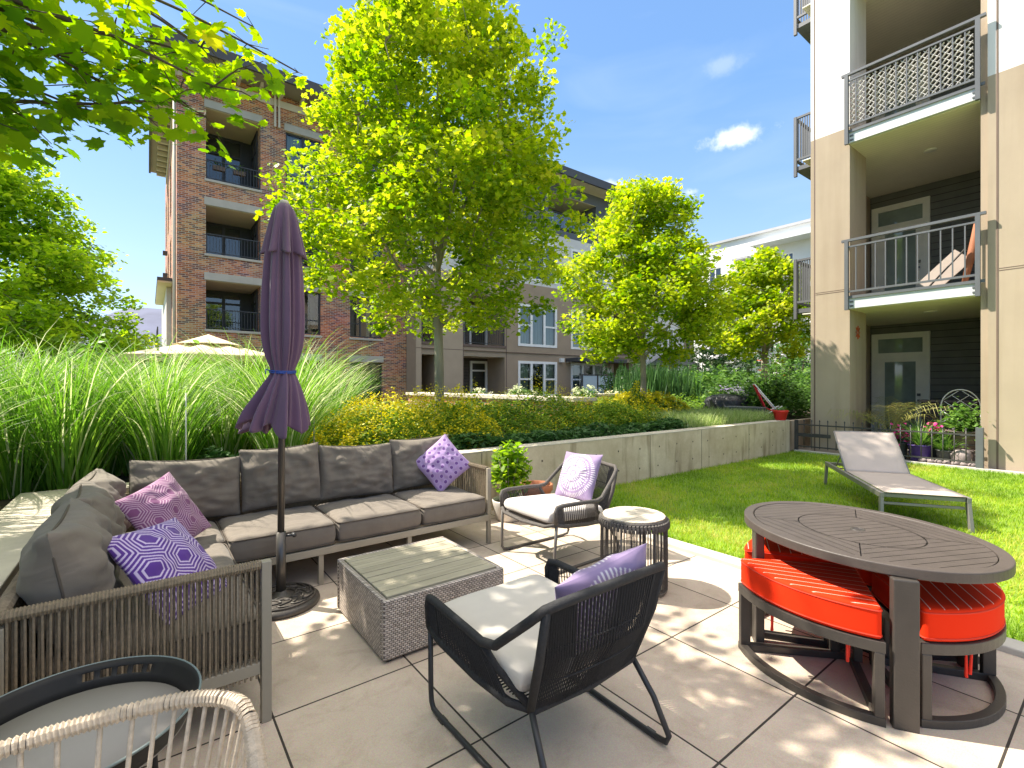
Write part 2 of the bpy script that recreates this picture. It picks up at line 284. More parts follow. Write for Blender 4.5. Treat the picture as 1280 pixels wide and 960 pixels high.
M['rope_taupe'] = pm('taupe_rope', (.235, .185, .125), .9, .25, 60, .3, 400)
M['sofa_cloth'] = clothmat('taupe_canvas', (.165, .139, .113))
M['piping'] = pm('dark_piping', (.09, .072, .056), .9, .1)
M['black_rope'] = pm('black_rope', (.018, .018, .02), .8, .3, 80, .3, 400)
M['grey_rope'] = pm('charcoal_rope', (.085, .075, .068), .8, .3, 80, .3, 400)
M['black_metal'] = pm('black_metal', (.03, .03, .033), .45, .1)
M['grey_metal'] = pm('charcoal_metal', (.10, .09, .082), .45, .1)
M['cushion_grey'] = pm('light_grey_cushion', (.54, .50, .44), .9, .05, 6, .3, 600, sheen=.2, bdist=.002)
M['cushion_white'] = pm('white_cushion', (.66, .61, .57), .9, .04, 6, .3, 600, sheen=.2, bdist=.002)
M['yellow_tag'] = pm('yellow_tag', (.60, .42, .03), .8, .05)
M['slat_wood'] = pm('weathered_slat', (.36, .325, .235), .7, .22, 5, .3, 30, stretch=(.3, 4, 4))
M['pale_wood'] = pm('whitewashed_wood', (.62, .54, .42), .7, .2, 5, .2, 30, stretch=(.4, 5, 5))
M['table_top'] = pm('dark_brown_aluminium', (.07, .056, .049), .5, .12, 8, .1, 120)
M['groove'] = pm('groove_shadow_gap', (.03, .025, .024), .6, .1)
M['table_leg'] = pm('dark_brown_frame', (.05, .043, .037), .45, .12, 8, .1, 120)
M['red_cloth'] = None
M['red_tie'] = pm('red_tie', (.70, .03, .015), .8, .1)
M['umbrella'] = pm('plum_canopy', (.125, .062, .115), .75, .14, 3, .2, 500, sheen=.3, bdist=.002)
M['pole'] = pm('umbrella_pole', (.11, .10, .09), .35, .08, 4, metal=.6)
M['umb_base'] = pm('cast_resin_base', (.055, .047, .04), .45, .2, 12, .1, 80)
M['blue_cord'] = pm('blue_cord', (.03, .07, .30), .7, .2)
M['sling'] = pm('beige_sling', (.50, .42, .365), .85, .04, 5, .3, 500)
M['lounger_frame'] = pm('grey_lounger_frame', (.23, .215, .20), .4, .06, metal=.2)
M['tray_dark'] = pm('tray_dark', (.025, .024, .023), .6, .15, spec=.25)
M['tray_grey'] = pm('tray_grey', (.30, .285, .27), .65, .06, 3, spec=.2)
M['pale_rope'] = pm('pale_rope', (.52, .43, .33), .9, .18, 60, .3, 400)
M['terracotta'] = pm('terracotta', (.42, .15, .07), .8, .15)
M['white_pot'] = pm('white_glaze', (.62, .58, .53), .35, .08, 10)
M['parasol'] = pm('cream_canvas', (.74, .62, .43), .85, .05, 2)
M['parasol_edge'] = pm('cream_valance', (.70, .52, .26), .85, .05, 2)
M['cover'] = pm('black_cover', (.02, .021, .024), .4, .3, 6, .8, 8, bdist=.06)
M['red_plastic'] = pm('red_plastic', (.72, .03, .02), .45, .08)
M['red_chair'] = pm('red_sling', (.70, .02, .035), .7, .08)
M['grey_plastic'] = pm('grey_planter', (.10, .105, .10), .6, .1)
M['box_dark'] = linemat('dark_slats', (.06, .05, .045), 1, .035, .3, .6)
M['purple_pot'] = pm('purple_pot', (.09, .05, .24), .3, .2)
M['teal_pot'] = pm('teal_pot', (.03, .18, .24), .4, .2)
M['pink'] = pm('pink_flower', (.72, .03, .28), .7, .2, 40)
M['barrel'] = pm('barrel_wood', (.16, .12, .11), .7, .2, 5)
M['rock'] = pm('grey_rock', (.30, .25, .24), .9, .25, 6, .5, 20)
M['white_wire'] = pm('white_wire', (.62, .64, .62), .5, .05)
M['hill'] = pm('hazed_slope', (.10, .11, .17), .95, .22, .004, detail=9)  # blue-lavender of distant haze is put into the base colour
M['lamp_white'] = pm('white_fitting', (.75, .73, .68), .5, .03)
M['rust'] = pm('rust_ornament', (.45, .08, .02), .7, .2)
LM = {}
LM['maple'] = leafmat('maple_leaf', [(0, (.05, .14, .008)), (.35, (.19, .31, .014)), (.7, (.38, .47, .025)), (1, (.60, .60, .05))], .55)
LM['maple_near'] = leafmat('near_maple_leaf', [(0, (.07, .18, .01)), (.4, (.18, .33, .015)), (.85, (.38, .48, .02)), (.97, (.45, .40, .03)), (1, (.34, .18, .04))], .62)
LM['hornbeam'] = leafmat('fresh_leaf', [(0, (.08, .18, .012)), (.5, (.25, .40, .025)), (1, (.45, .56, .04))], .65)
LM['dark'] = leafmat('dark_leaf', [(0, (.02, .06, .02)), (.5, (.045, .12, .03)), (1, (.10, .20, .05))], .3)
LM['mid'] = leafmat('mid_leaf', [(0, (.04, .10, .02)), (.5, (.09, .20, .03)), (1, (.20, .34, .06))], .35)
LM['tallgrass'] = leafmat('tall_grass_blade', [(0, (.06, .15, .015)), (.5, (.15, .32, .03)), (.8, (.28, .44, .06)), (1, (.58, .60, .36))], .42)
LM['lawn'] = leafmat('lawn_blade', [(0, (.12, .23, .012)), (.45, (.24, .39, .015)), (.75, (.38, .49, .02)), (1, (.48, .46, .10))], .4)
LM['yellow'] = leafmat('yellow_flower', [(0, (.35, .38, .02)), (.5, (.68, .56, .015)), (1, (.85, .72, .03))], .3)
LM['pale'] = leafmat('pale_bloom', [(0, (.40, .50, .22)), (.6, (.70, .72, .50)), (1, (.80, .72, .62))], .3)
LM['lime'] = leafmat('lime_leaf', [(0, (.07, .15, .02)), (.5, (.17, .30, .03)), (1, (.36, .46, .05))], .4)
LM['meadow'] = leafmat('meadow_blade', [(0, (.16, .28, .05)), (.5, (.34, .44, .12)), (1, (.50, .55, .28))], .35)
LM['lavender'] = leafmat('lavender_spike', [(0, (.22, .16, .38)), (1, (.50, .42, .62))], .3)
LM['palm'] = leafmat('palm_blade', [(0, (.16, .24, .05)), (.5, (.38, .36, .10)), (1, (.58, .44, .20))], .35)

# ------------------------------------------------------------------ mesh helpers
def mesh_obj(name, me, parent=None):
    o = bpy.data.objects.new(name, me); COL.objects.link(o)
    if parent: o.parent = parent
    return o
class MB:
    def __init__(s): s.v = []; s.f = []; s.sm = []
    def add(s, vs, fs, smooth=False):
        b = len(s.v); s.v += [tuple(v) for v in vs]; s.f += [tuple(i+b for i in f) for f in fs]; s.sm += [smooth]*len(fs); return s
    def quad(s, a, b, c, d): return s.add([a, b, c, d], [(0, 1, 2, 3)])
    def box(s, x0, x1, y0, y1, z0, z1):
        v = [(x, y, z) for z in (z0, z1) for y in (y0, y1) for x in (x0, x1)]
        return s.add(v, [(0, 2, 3, 1), (4, 5, 7, 6), (0, 1, 5, 4), (2, 6, 7, 3), (0, 4, 6, 2), (1, 3, 7, 5)])
    def bar(s, a, b, w, h=None, up=(0, 0, 1)):
        a, b = Vector(a), Vector(b); h = h or w; d = (b-a).normalized(); u = Vector(up)
        if abs(d.dot(u)) > .98: u = Vector((1, 0, 0))
        x = d.cross(u).normalized()*w/2; y = x.cross(d).normalized()*h/2
        v = [p+sx*x+sy*y for p in (a, b) for sx, sy in ((-1, -1), (1, -1), (1, 1), (-1, 1))]
        return s.add(v, [(3, 2, 1, 0), (4, 5, 6, 7), (0, 1, 5, 4), (1, 2, 6, 5), (2, 3, 7, 6), (3, 0, 4, 7)])
    def tube(s, pts, r, n=8, closed=False, caps=True):
        pts = [Vector(p) for p in pts]; k = len(pts); rs = [float(q) for q in r] if isinstance(r, (list, tuple)) else [float(r)]*k
        vs = []; ref = None
        for i, p in enumerate(pts):
            if closed: d = pts[(i+1) % k]-pts[i-1]
            else: d = pts[min(i+1, k-1)]-pts[max(i-1, 0)]
            d = d.normalized() if d.length > 1e-9 else Vector((0, 0, 1))
            if ref is None: ref = Vector((0, 0, 1)) if abs(d.z) < .9 else Vector((1, 0, 0))
            x = d.cross(ref).normalized(); ref = x.cross(d).normalized()
            for j in range(n):
                a = 2*math.pi*j/n; vs.append(p+rs[i]*(math.cos(a)*x+math.sin(a)*ref))
        fs = []
        for i in range(k if closed else k-1):
            for j in range(n):
                a = i*n+j; b = i*n+(j+1) % n; c = ((i+1) % k)*n+(j+1) % n; d = ((i+1) % k)*n+j; fs.append((a, b, c, d))
        if not closed and caps: fs += [tuple(range(n))[::-1], tuple(range((k-1)*n, k*n))]
        return s.add(vs, fs, n > 4)
    def lathe(s, prof, n=32, cx=0, cy=0, smooth=True, a0=0, a1=2*math.pi, rf=None):
        full = abs(a1-a0-2*math.pi) < 1e-6; m = n if full else n+1; vs = []
        for (r, z) in prof:
            for j in range(m):
                a = a0+(a1-a0)*j/n; q = rf(a, z) if rf else 1; vs.append((cx+r*q*math.cos(a), cy+r*q*math.sin(a), z))
        fs = []
        for i in range(len(prof)-1):
            for j in range(n):
                j2 = (j+1) % m; fs.append((i*m+j, i*m+j2, (i+1)*m+j2, (i+1)*m+j))
        return s.add(vs, fs, smooth)
    def disc(s, r, z, n=32, cx=0, cy=0, flip=False):
        vs = [(cx+r*math.cos(2*math.pi*j/n), cy+r*math.sin(2*math.pi*j/n), z) for j in range(n)]; f = tuple(range(n)); return s.add(vs, [f[::-1] if flip else f])
    def prism(s, outline, z0, z1):
        n = len(outline); vs = [(x, y, z0) for x, y in outline]+[(x, y, z1) for x, y in outline]
        return s.add(vs, [tuple(range(n))[::-1], tuple(range(n, 2*n))]+[(i, (i+1) % n, n+(i+1) % n, n+i) for i in range(n)])
    def build(s, name, mat, parent=None, bevel=0, seg=2, tf=None):
        me = bpy.data.meshes.new(name); vs = s.v if tf is None else [tuple(tf @ Vector(v)) for v in s.v]
        me.from_pydata(vs, [], s.f); me.polygons.foreach_set('use_smooth', s.sm); me.update()
        if mat: me.materials.append(mat)
        o = mesh_obj(name, me, parent)
        if bevel:
            b = o.modifiers.new('bevel', 'BEVEL'); b.width = bevel; b.segments = seg; b.limit_method = 'ANGLE'; b.angle_limit = R_(40)
        return o
def tag(o, label=None, cat=None, group=None, kind=None):
    if label: o['label'] = label
    if cat: o['category'] = cat
    if group: o['group'] = group
    if kind: o['kind'] = kind
    return o
def thing(name, label, cat, loc=(0, 0, 0), rz=0, group=None):
    o = bpy.data.objects.new(name, None); COL.objects.link(o); o.location = loc; o.rotation_euler = (0, 0, rz); o.empty_display_size = .1
    return tag(o, label, cat, group)
def copy_tree(o, parent=None):
    c = o.copy(); COL.objects.link(c); c.parent = parent
    for ch in list(o.children): copy_tree(ch, c)
    return c
def Xat(px, Y):
    r = (px-640)/600; return Y*(.6046+.7965*r)/(.7965-.6046*r)
def Yat(px, X):
    r = (px-640)/600; return X*(.7965-.6046*r)/(.6046+.7965*r)
def dep(X, Y): return .6046*X+.7965*Y
def zat(py, X, Y): return H+(480-py)/600*dep(X, Y)
def at(px, py, z=0):
    d = (H-z)*600/(py-480); r = (px-640)/600; return Vector((d*(.6046+.7965*r), d*(.7965-.6046*r), z))
def subsurf(o, lv=1):
    m = o.modifiers.new('sub', 'SUBSURF'); m.levels = lv; m.render_levels = lv; return o

# fast numpy meshes for leaves and blades
def np_mesh(name, V, poly_n, mat, tint, parent=None, smooth=False):
    """V: (n, k, 3) vertices of n polygons of k corners each (k = poly_n)"""
    n, k = V.shape[0], V.shape[1]; me = bpy.data.meshes.new(name)
    me.vertices.add(n*k); me.vertices.foreach_set('co', V.reshape(-1).astype(np.float32))
    me.loops.add(n*k); me.loops.foreach_set('vertex_index', np.arange(n*k, dtype=np.int32))
    me.polygons.add(n); me.polygons.foreach_set('loop_start', (np.arange(n)*k).astype(np.int32)); me.polygons.foreach_set('loop_total', np.full(n, k, dtype=np.int32))
    me.update(calc_edges=True)
    a = me.attributes.new('tint', 'FLOAT', 'POINT'); a.data.foreach_set('value', np.repeat(tint, k).astype(np.float32))
    me.materials.append(mat)
    return mesh_obj(name, me, parent)
MAPLE = np.array([(0, -.5), (.18, -.38), (.42, -.36), (.36, -.18), (.52, .02), (.34, .06), (.36, .30), (.16, .22), (0, .56), (-.16, .22), (-.36, .30), (-.34, .06), (-.52, .02), (-.36, -.18), (-.42, -.36), (-.18, -.38)])
STAR = np.array([(0, -.5), (.38, -.34), (.46, .05), (.18, .12), (0, .55), (-.18, .12), (-.46, .05), (-.38, -.34)])
OVAL = np.array([(0, -.5), (.26, -.15), (.22, .22), (0, .5), (-.22, .22), (-.26, -.15)])
LONG = np.array([(0, -.5), (.12, -.1), (.09, .25), (0, .5), (-.09, .25), (-.12, -.1)])
DISC = np.array([(math.cos(a), math.sin(a)) for a in np.linspace(0, 2*math.pi, 7)[:-1]])*.5
def leaves(name, C, size, tmpl, mat, tint, parent=None, flat=.5, cup=.15):
    n = len(C); k = len(tmpl); rg = np.random
    nrm = rg.normal(size=(n, 3)); nrm /= np.linalg.norm(nrm, axis=1)[:, None]; nrm[:, 2] = np.abs(nrm[:, 2]); nrm = nrm*(1-flat)+np.array([0, 0, 1])*flat
    nrm /= np.linalg.norm(nrm, axis=1)[:, None]
    t = rg.normal(size=(n, 3)); t -= (t*nrm).sum(1)[:, None]*nrm; t /= np.linalg.norm(t, axis=1)[:, None]; b = np.cross(nrm, t)
    sz = size*rg.uniform(.5, 1.35, n)
    V = C[:, None, :]+sz[:, None, None]*(tmpl[None, :, 0, None]*t[:, None, :]+tmpl[None, :, 1, None]*b[:, None, :] - cup*(tmpl[None, :, 0, None]**2+tmpl[None, :, 1, None]**2)*4*nrm[:, None, :]*.5)
    return np_mesh(name, V, k, mat, tint, parent)
def blades(name, B, length, width, mat, tint, az, lean, seg=6, parent=None, droop=1.0):
    """arching ribbons: B base points, lean = start tilt, droop bends them over"""
    n = len(B); th = lean.copy(); pts = [B.copy()]; h = np.stack([np.cos(az), np.sin(az)], 1); p = B.copy()
    for i in range(seg):
        st = (length/seg)
        p = p+np.concatenate([h*(np.sin(th)*st)[:, None], (np.cos(th)*st)[:, None]], 1); pts.append(p.copy()); th = th+droop*(i+1)/seg*(.35+.5*np.random.rand(n))*(6/seg)*.55
    side = np.stack([-np.sin(az+.3*np.random.randn(n)), np.cos(az), np.zeros(n)], 1)
    side += np.random.normal(scale=.35, size=side.shape)
    side /= np.linalg.norm(side, axis=1)[:, None]
    Q = []
    for i in range(seg):
        w0 = width*(1-(i/seg)**2.2)*.5+.0006; w1 = width*(1-((i+1)/seg)**2.2)*.5+.0006
        Q.append(np.stack([pts[i]-side*w0[:, None], pts[i]+side*w0[:, None], pts[i+1]+side*w1[:, None], pts[i+1]-side*w1[:, None]], 1))
    V = np.concatenate(Q, 0); return np_mesh(name, V, 4, mat, np.tile(tint, seg), parent)
# ------------------------------------------------------------------ ground, patio, lawn, planters
def struct(name, mb, mat, label=None): 
    o = mb.build(name, mat); tag(o, label, None, None, 'structure'); return o
g = MB(); g.quad((-4000, -4000, -.03), (4000, -4000, -.03), (4000, 4000, -.03), (-4000, 4000, -.03)); struct('ground', g, M['ground'])
g = MB(); g.quad((-.62, -4, 0), (3.62, -4, 0), (3.62, 4.5, 0), (-.62, 4.5, 0)); struct('patio', g, M['tile'])
g = MB(); g.quad((3.63, -6, .012), (10.65, -6, .012), (10.65, 4.4, .012), (3.63, 4.4, .012)); struct('lawn_soil', g, M['turf'])
g = MB(); g.quad((10.7, -6, .02), (16, -6, .02), (16, 8, .02), (10.7, 8, .02)); struct('terrace_paving', g, pm('terrace_paving', (.30, .27, .23), .85, .15, 4))
def kerb():
    g = MB(); g.box(3.56, 3.70, -4, 4.36, -.02, .035); o = g.build('kerb', M['kerb'], bevel=.008); tag(o, kind='structure')
    g = MB(); g.box(10.60, 10.70, -6, 4.36, -.02, .05); o = g.build('lawn_edging', M['kerb'], bevel=.008); tag(o, kind='structure')
kerb()
def planting_bed():
    g = MB(); nx, ny = 60, 30
    xs = np.linspace(-20, 34, nx); ys = np.linspace(4.5, 21.5, ny)
    vs = [(x, y, .60+.03*math.sin(x*1.7)*math.cos(y*1.3)-(.6 if y > 19.5 else 0)*min(1, (y-19.5)/1.5)) for y in ys for x in xs]
    fs = [(j*nx+i, j*nx+i+1, (j+1)*nx+i+1, (j+1)*nx+i) for j in range(ny-1) for i in range(nx-1)]
    g.add(vs, fs, True)
    g.quad((-12, -4, .58), (-.6, -4, .58), (-.6, 4.5, .58), (-12, 4.5, .58))
    struct('planting_bed', g, M['soil'])
planting_bed()
# concrete planter wall behind the sofa
def long_wall():
    t = thing('planter_wall', 'long board-marked concrete planter wall running behind the sofa to the iron fence', 'wall', (0, 4.37, 0))
    m = MB(); m.box(-.43, 10.42, 0, .2, -.05, .655)
    o = m.build('wall_body', M['concrete'], t, bevel=.006)
    m = MB(); m.box(-.43, 10.424, -.004, .204, .655, .668); m.build('wall_cap', M['concrete_cap'], t, bevel=.004)
    m = MB(); m.box(10.424, 16, .10, .2, -.05, .63); m.build('wall_extension', M['concrete'], t)
    m = MB()
    x = 3.35; k = 0
    rr = random.Random(3)
    while x < 10.3:
        for z in (.20, .47):
            r = .014; xx = x+rr.uniform(-.03, .03); zz = z+rr.uniform(-.01, .01)
            m.add([(xx+r*math.cos(a), -.0025, zz+r*math.sin(a)) for a in np.linspace(0, 2*math.pi, 9)[:-1]], [tuple(range(8))])
        x += .45
    for xj in (2.9, 5.85, 7.2, 8.75): m.box(xj, xj+.006, -.003, 0, 0, .65)
    m.build('tie_hole', M['hole'], t)
    return t
long_wall()
m = MB(); m.box(-.68, -.43, -4, 4.57, -.05, .65); o = m.build('planter_wall', M['concrete'], bevel=.006); tag(o, 'short concrete planter wall along the left side beside the near cushions', 'wall')
m = MB(); m.box(-.684, -.426, -4, 4.574, .65, .664); o2 = m.build('wall_cap', M['concrete_cap'], o, bevel=.004)

# lawn blades
def lawn():
    n = 90000; rg = np.random
    x = 3.72+(10.58-3.72)*rg.rand(n)**1.25; y = -1.5+5.85*rg.rand(n)
    keep = (y > (x*.10-.9)); x = x[keep]; y = y[keep]; n = len(x)
    B = np.stack([x, y, np.full(n, .01)], 1)
    nz = np.array([mnoise.noise(Vector((a*1.1, b*1.1, 0))) for a, b in zip(x, y)])
    nz2 = np.array([mnoise.noise(Vector((a*6, b*6, 3))) for a, b in zip(x, y)])
    tint = np.clip(.48+.75*nz+.35*nz2+.2*rg.randn(n), 0, 1)
    o = blades('grass', B, .042+.02*rg.rand(n), np.full(n, .0045), LM['lawn'], tint, rg.rand(n)*6.28, .15+.35*rg.rand(n), seg=2)
    tag(o, 'bright green mown lawn grass', 'grass', None, 'stuff')
lawn()

# ------------------------------------------------------------------ building helpers
class Fr:
    """a wall frame: u runs along the wall, n points out of it"""
    def __init__(s, org, U, Nn): s.o = Vector(org); s.U = Vector(U); s.N = Vector(Nn)
    def p(s, u, n, z): return s.o+s.U*u+s.N*n+Vector((0, 0, z))
    def box(s, m, u0, u1, n0, n1, z0, z1):
        v = [s.p(u, n, z) for z in (z0, z1) for n in (n0, n1) for u in (u0, u1)]
        return m.add(v, [(0, 2, 3, 1), (4, 5, 7, 6), (0, 1, 5, 4), (2, 6, 7, 3), (0, 4, 6, 2), (1, 3, 7, 5)])
    def rect(s, m, u0, u1, z0, z1, n): return m.quad(s.p(u0, n, z0), s.p(u1, n, z0), s.p(u1, n, z1), s.p(u0, n, z1))
def facade(F, m, u0, u1, z0, z1, holes, depth=.25, n=0):
    us = sorted({u0, u1, *[h[0] for h in holes], *[h[1] for h in holes]}); zs = sorted({z0, z1, *[h[2] for h in holes], *[h[3] for h in holes]})
    us = [u for u in us if u0 <= u <= u1]; zs = [z for z in zs if z0 <= z <= z1]
    def hole(u, z): return any(h[0] < u < h[1] and h[2] < z < h[3] for h in holes)
    for i in range(len(us)-1):
        for j in range(len(zs)-1):
            if not hole((us[i]+us[i+1])/2, (zs[j]+zs[j+1])/2): F.rect(m, us[i], us[i+1], zs[j], zs[j+1], n)
    for h in holes:
        a, b, c, d = h[:4]; dp = h[4] if len(h) > 4 else depth
        q = lambda u, nn, z: F.p(u, nn, z)
        m.quad(q(a, n, c), q(a, n-dp, c), q(a, n-dp, d), q(a, n, d)); m.quad(q(b, n, c), q(b, n-dp, c), q(b, n-dp, d), q(b, n, d))
        m.quad(q(a, n, d), q(b, n, d), q(b, n-dp, d), q(a, n-dp, d)); m.quad(q(a, n, c), q(b, n, c), q(b, n-dp, c), q(a, n-dp, c))
def window(root, F, u0, u1, z0, z1, n, mat, cols=2, rows=(), fw=.07, curtain=None, glass='glass', name='window', room=.9, cm='curtain', proud=.02):
    m = MB(); t = .06
    F.box(m, u0, u0+fw, n-t, n+proud, z0, z1); F.box(m, u1-fw, u1, n-t, n+proud, z0, z1)
    F.box(m, u0+fw, u1-fw, n-t, n+proud, z0, z0+fw); F.box(m, u0+fw, u1-fw, n-t, n+proud, z1-fw, z1)
    us = [u0+(u1-u0)*k/cols for k in range(1, cols)] if isinstance(cols, int) else [u0+(u1-u0)*k for k in cols]
    for u in us: F.box(m, u-fw/2, u+fw/2, n-t+.003, n+proud-.004, z0+fw, z1-fw)
    edges = [u0+fw]+[q for u in us for q in (u-fw/2, u+fw/2)]+[u1-fw]
    for r in rows:
        ks = range(0, len(edges), 2)
        if isinstance(r, tuple): r, ks = r[0], [2*i for i in r[1]]
        z = z0+(z1-z0)*r
        for k in ks: F.box(m, edges[k], edges[k+1], n-t+.006, n+proud-.008, z-fw*.35, z+fw*.35)
    w_ = m.build(name, mat, root)
    g = MB(); F.rect(g, u0+fw*.5, u1-fw*.5, z0+fw*.5, z1-fw*.5, n-.025); g.build('pane', M[glass], w_)
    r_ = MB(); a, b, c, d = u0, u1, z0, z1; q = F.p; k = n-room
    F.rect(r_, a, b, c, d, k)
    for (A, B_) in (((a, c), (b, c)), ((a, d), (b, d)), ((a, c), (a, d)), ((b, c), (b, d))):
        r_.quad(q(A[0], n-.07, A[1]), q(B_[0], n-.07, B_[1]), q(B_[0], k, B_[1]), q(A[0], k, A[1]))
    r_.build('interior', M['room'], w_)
    if curtain:
        cmb = MB()
        for (p0, p1) in curtain: 
            ua, ub = u0+(u1-u0)*p0, u0+(u1-u0)*p1; K = max(4, int((ub-ua)/.06))
            for i in range(K):
                x0 = ua+(ub-ua)*i/K; x1 = ua+(ub-ua)*(i+1)/K; y0 = n-.16-.03*(i % 2); y1 = n-.16-.03*((i+1) % 2)
                cmb.quad(q(x0, y0, z0+.05), q(x1, y1, z0+.05), q(x1, y1, z1-.05), q(x0, y0, z1-.05))
        cmb.build('curtain', M['curtain_plain'], w_)
    return w_
M['curtain_plain'] = pm('curtain_cloth', (.40, .43, .38), .9, .06, 2)
def railing(root, F, u0, u1, z0, h, n, mat, gap=.11, name='railing', t=.018, ret=0):
    m = MB()
    F.box(m, u0, u1, n-.025, n+.025, z0+h-.04, z0+h); F.box(m, u0, u1, n-.015, n+.015, z0+.08, z0+.11)
    k = max(2, int((u1-u0)/gap))
    for i in range(k+1):
        u = u0+(u1-u0)*i/k; F.box(m, u-t/2, u+t/2, n-t/2, n+t/2, z0+.11, z0+h-.04)
    for u in (u0, u1): F.box(m, u-.025, u+.025, n-.027, n+.027, z0, z0+h-.041)
    return m.build(name, mat, root)

# ------------------------------------------------------------------ brick building
def brick_building():
    root = thing('brick_building', 'red brick apartment block with recessed balconies and bracketed eaves behind the tall grass', 'apartment building', (1, 23, 0))
    F = Fr((0, -.0, 0), (1, 0, 0), (0, -1, 0))     # local u = world X - 1
    F.o = Vector((-1, 0, 0))
    bx0, bx1 = 1.88, 3.88; W1 = (4.87, 6.37); W2 = (7.72, 9.33)
    lev = [(.35, 2.47), (3.6, 5.63), (6.67, 8.67), (9.7, 12.63)]
    holes = []
    for (a, b) in lev:
        holes.append((bx0, bx1, a, b, 2.4))
        for (u0, u1) in (W1, W2): holes.append((u0, u1, a+.06, b-.03, .14))
    m = MB(); facade(F, m, .92, 10.62, -.1, 14.1, holes)
    # left side wall (faces -X)
    Fs = Fr((-.08, 0, 0), (0, 1, 0), (-1, 0, 0))
    sh = [(2.2+3.6*k, 3.7+3.6*k, a+.1, b-.03, .14) for k in range(4) for (a, b) in lev]
    facade(Fs, m, 0, 16, -.1, 14.1, sh)
    m.build('wall', M['brick'], root)
    # soffit lining of the balcony recesses + back wall
    for (a, b) in lev:
        s = MB(); s.box(bx0-1+.01, bx1-1-.01, .02, 2.38, b-.02, b-.005); s.build('balcony_ceiling', M['soffit'], root)
    k = MB()
    for (a, b) in lev: k.box(bx0-1-.005, bx1-1+.005, 2.34, 2.42, a-.05, b+.02)
    k.build('balcony_back_wall', M['dark_frame'], root)
    # stone lintels and sills
    for (a, b) in lev:
        for (u0, u1) in ((bx0, bx1), W1, W2):
            q = MB(); F.box(q, u0-.06, u1+.06, -.10, .035, b, b+.31); q.build('lintel', M['stone'], root, bevel=.01)
            q = MB(); F.box(q, u0-.05, u1+.05, -.12, .05, a-.07, a+.03); q.build('sill', M['stone'], root, bevel=.01)
        window(root, F, bx0+.02, bx1-.35, a+.04, b-.04, -2.28, M['dark_frame'], cols=(.52,), rows=(.72,), fw=.13, name='balcony_door')
        Fw = Fr((bx1-1-.03, 0, 0), (0, 1, 0), (-1, 0, 0))
        window(root, Fw, .7, 2.2, a+.04, b-.04, 0, M['dark_frame'], cols=2, rows=(.72,), fw=.1, name='balcony_door', room=.02)
        railing(root, F, bx0+.03, bx1-.03, a+.03, .85 if b > 3 else .8, -.10, M['dark_frame'], name='railing')
        window(root, F, W1[0], W1[1], a+.06, b-.03, -.12, M['dark_frame'], cols=2, rows=(.72, (.34, (0,))) if b-a > 2.5 else ((.34, (1,)),), fw=.07, curtain=((.02, .46),) if b > 5 else None)
        window(root, F, W2[0], W2[1], a+.06, b-.03, -.12, M['dark_frame'], cols=3, rows=(.72,) if b-a > 2.5 else ((.34, (0, 2)),), fw=.07, curtain=((.55, .8),) if 3 < b < 9 else None)
    # flower boxes on the top railing
    for u in (2.35, 3.1):
        q = MB(); F.box(q, u-.22, u+.22, -.32, -.14, 10.25, 10.42); bo = q.build('flower_box', M['brown_trim'], root)
        np.random.seed(int(u*10)); Q = np.random.normal(size=(90, 3))*np.array([.16, .07, .08])+np.array([u-1, .22, 10.5]); leaves('flowers', Q, .09, OVAL, LM['mid'], np.random.rand(90), bo)
    # eaves
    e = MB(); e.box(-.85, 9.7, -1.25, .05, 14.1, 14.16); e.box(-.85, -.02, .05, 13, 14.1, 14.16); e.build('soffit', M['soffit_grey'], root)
    e = MB(); e.box(-.95, 9.7, -1.35, -1.25, 14.02, 14.36); e.box(-.95, -.85, -1.25, 13, 14.02, 14.36); e.box(-.95, 9.7, -1.35, 13, 14.36, 14.42); e.build('fascia', M['fascia'], root)
    e = MB(); F.box(e, .92, 10.6, 0, .05, 13.55, 13.85); e.build('frieze_board', M['bracket'], root)
    e = MB(); e.box(-.13, -.082, 0, 13, 13.55, 13.85); e.build('frieze_board', M['bracket'], root)
    for x in np.arange(1.2, 9.6, .82):
        b_ = MB(); y0 = -1.1 
        b_.box(x-.055, x+.055, -.62, -.052, 13.9, 14.09); b_.build('bracket', M['bracket'], root, bevel=.02)
    for x in (3.42, 3.58):
        b_ = MB(); b_.box(x-.04, x+.04, -.16, -.052, 12.6, 14.09); b_.build('bracket', M['bracket'], root)
    for y in np.arange(.4, 13, .82):
        b_ = MB(); b_.box(-.58, -.132, y-.055, y+.055, 13.86, 14.09); b_.build('bracket', M['bracket'], root, bevel=.02)
    d = MB(); d.tube([(-.16, .12, -.1), (-.16, .12, 13.9)], .055, 8); d.build('downpipe', M['bracket'], root)
    # rear wing with its own low roof, seen past the corner
    r = MB(); r.box(-.28, -.09, 5.5, 15, 0, 6.08); r.build('side_bay_wall', pm('cream_panel', (.60, .56, .49), .8, .05), root)
    r = MB(); r.box(-.66, -.09, 4.2, 12.5, 6.16, 6.3); r.build('side_bay_roof', M['fascia'], root)
    r = MB(); r.box(-.64, -.09, 4.25, 12.4, 6.09, 6.155); r.build('soffit', M['soffit'], root)
    for z in (3.15,):
        r = MB(); r.box(-.62, -.29, 7, 9.5, z, z+.14); r.build('balcony_slab', M['fascia'], root)
        Fb = Fr((-.60, 7, 0), (0, 1, 0), (-1, 0, 0)); railing(root, Fb, 0, 2.5, z+.14, 1.0, 0, M['fascia'], gap=.25)
    for z in (7.2, 8.4):
        r = MB(); r.box(-.35, -.14, 9, 9.3, z, z+.2); r.build('wall_lamp', M['fascia'], root)
    return root
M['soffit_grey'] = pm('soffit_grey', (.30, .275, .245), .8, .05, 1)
brick_building()

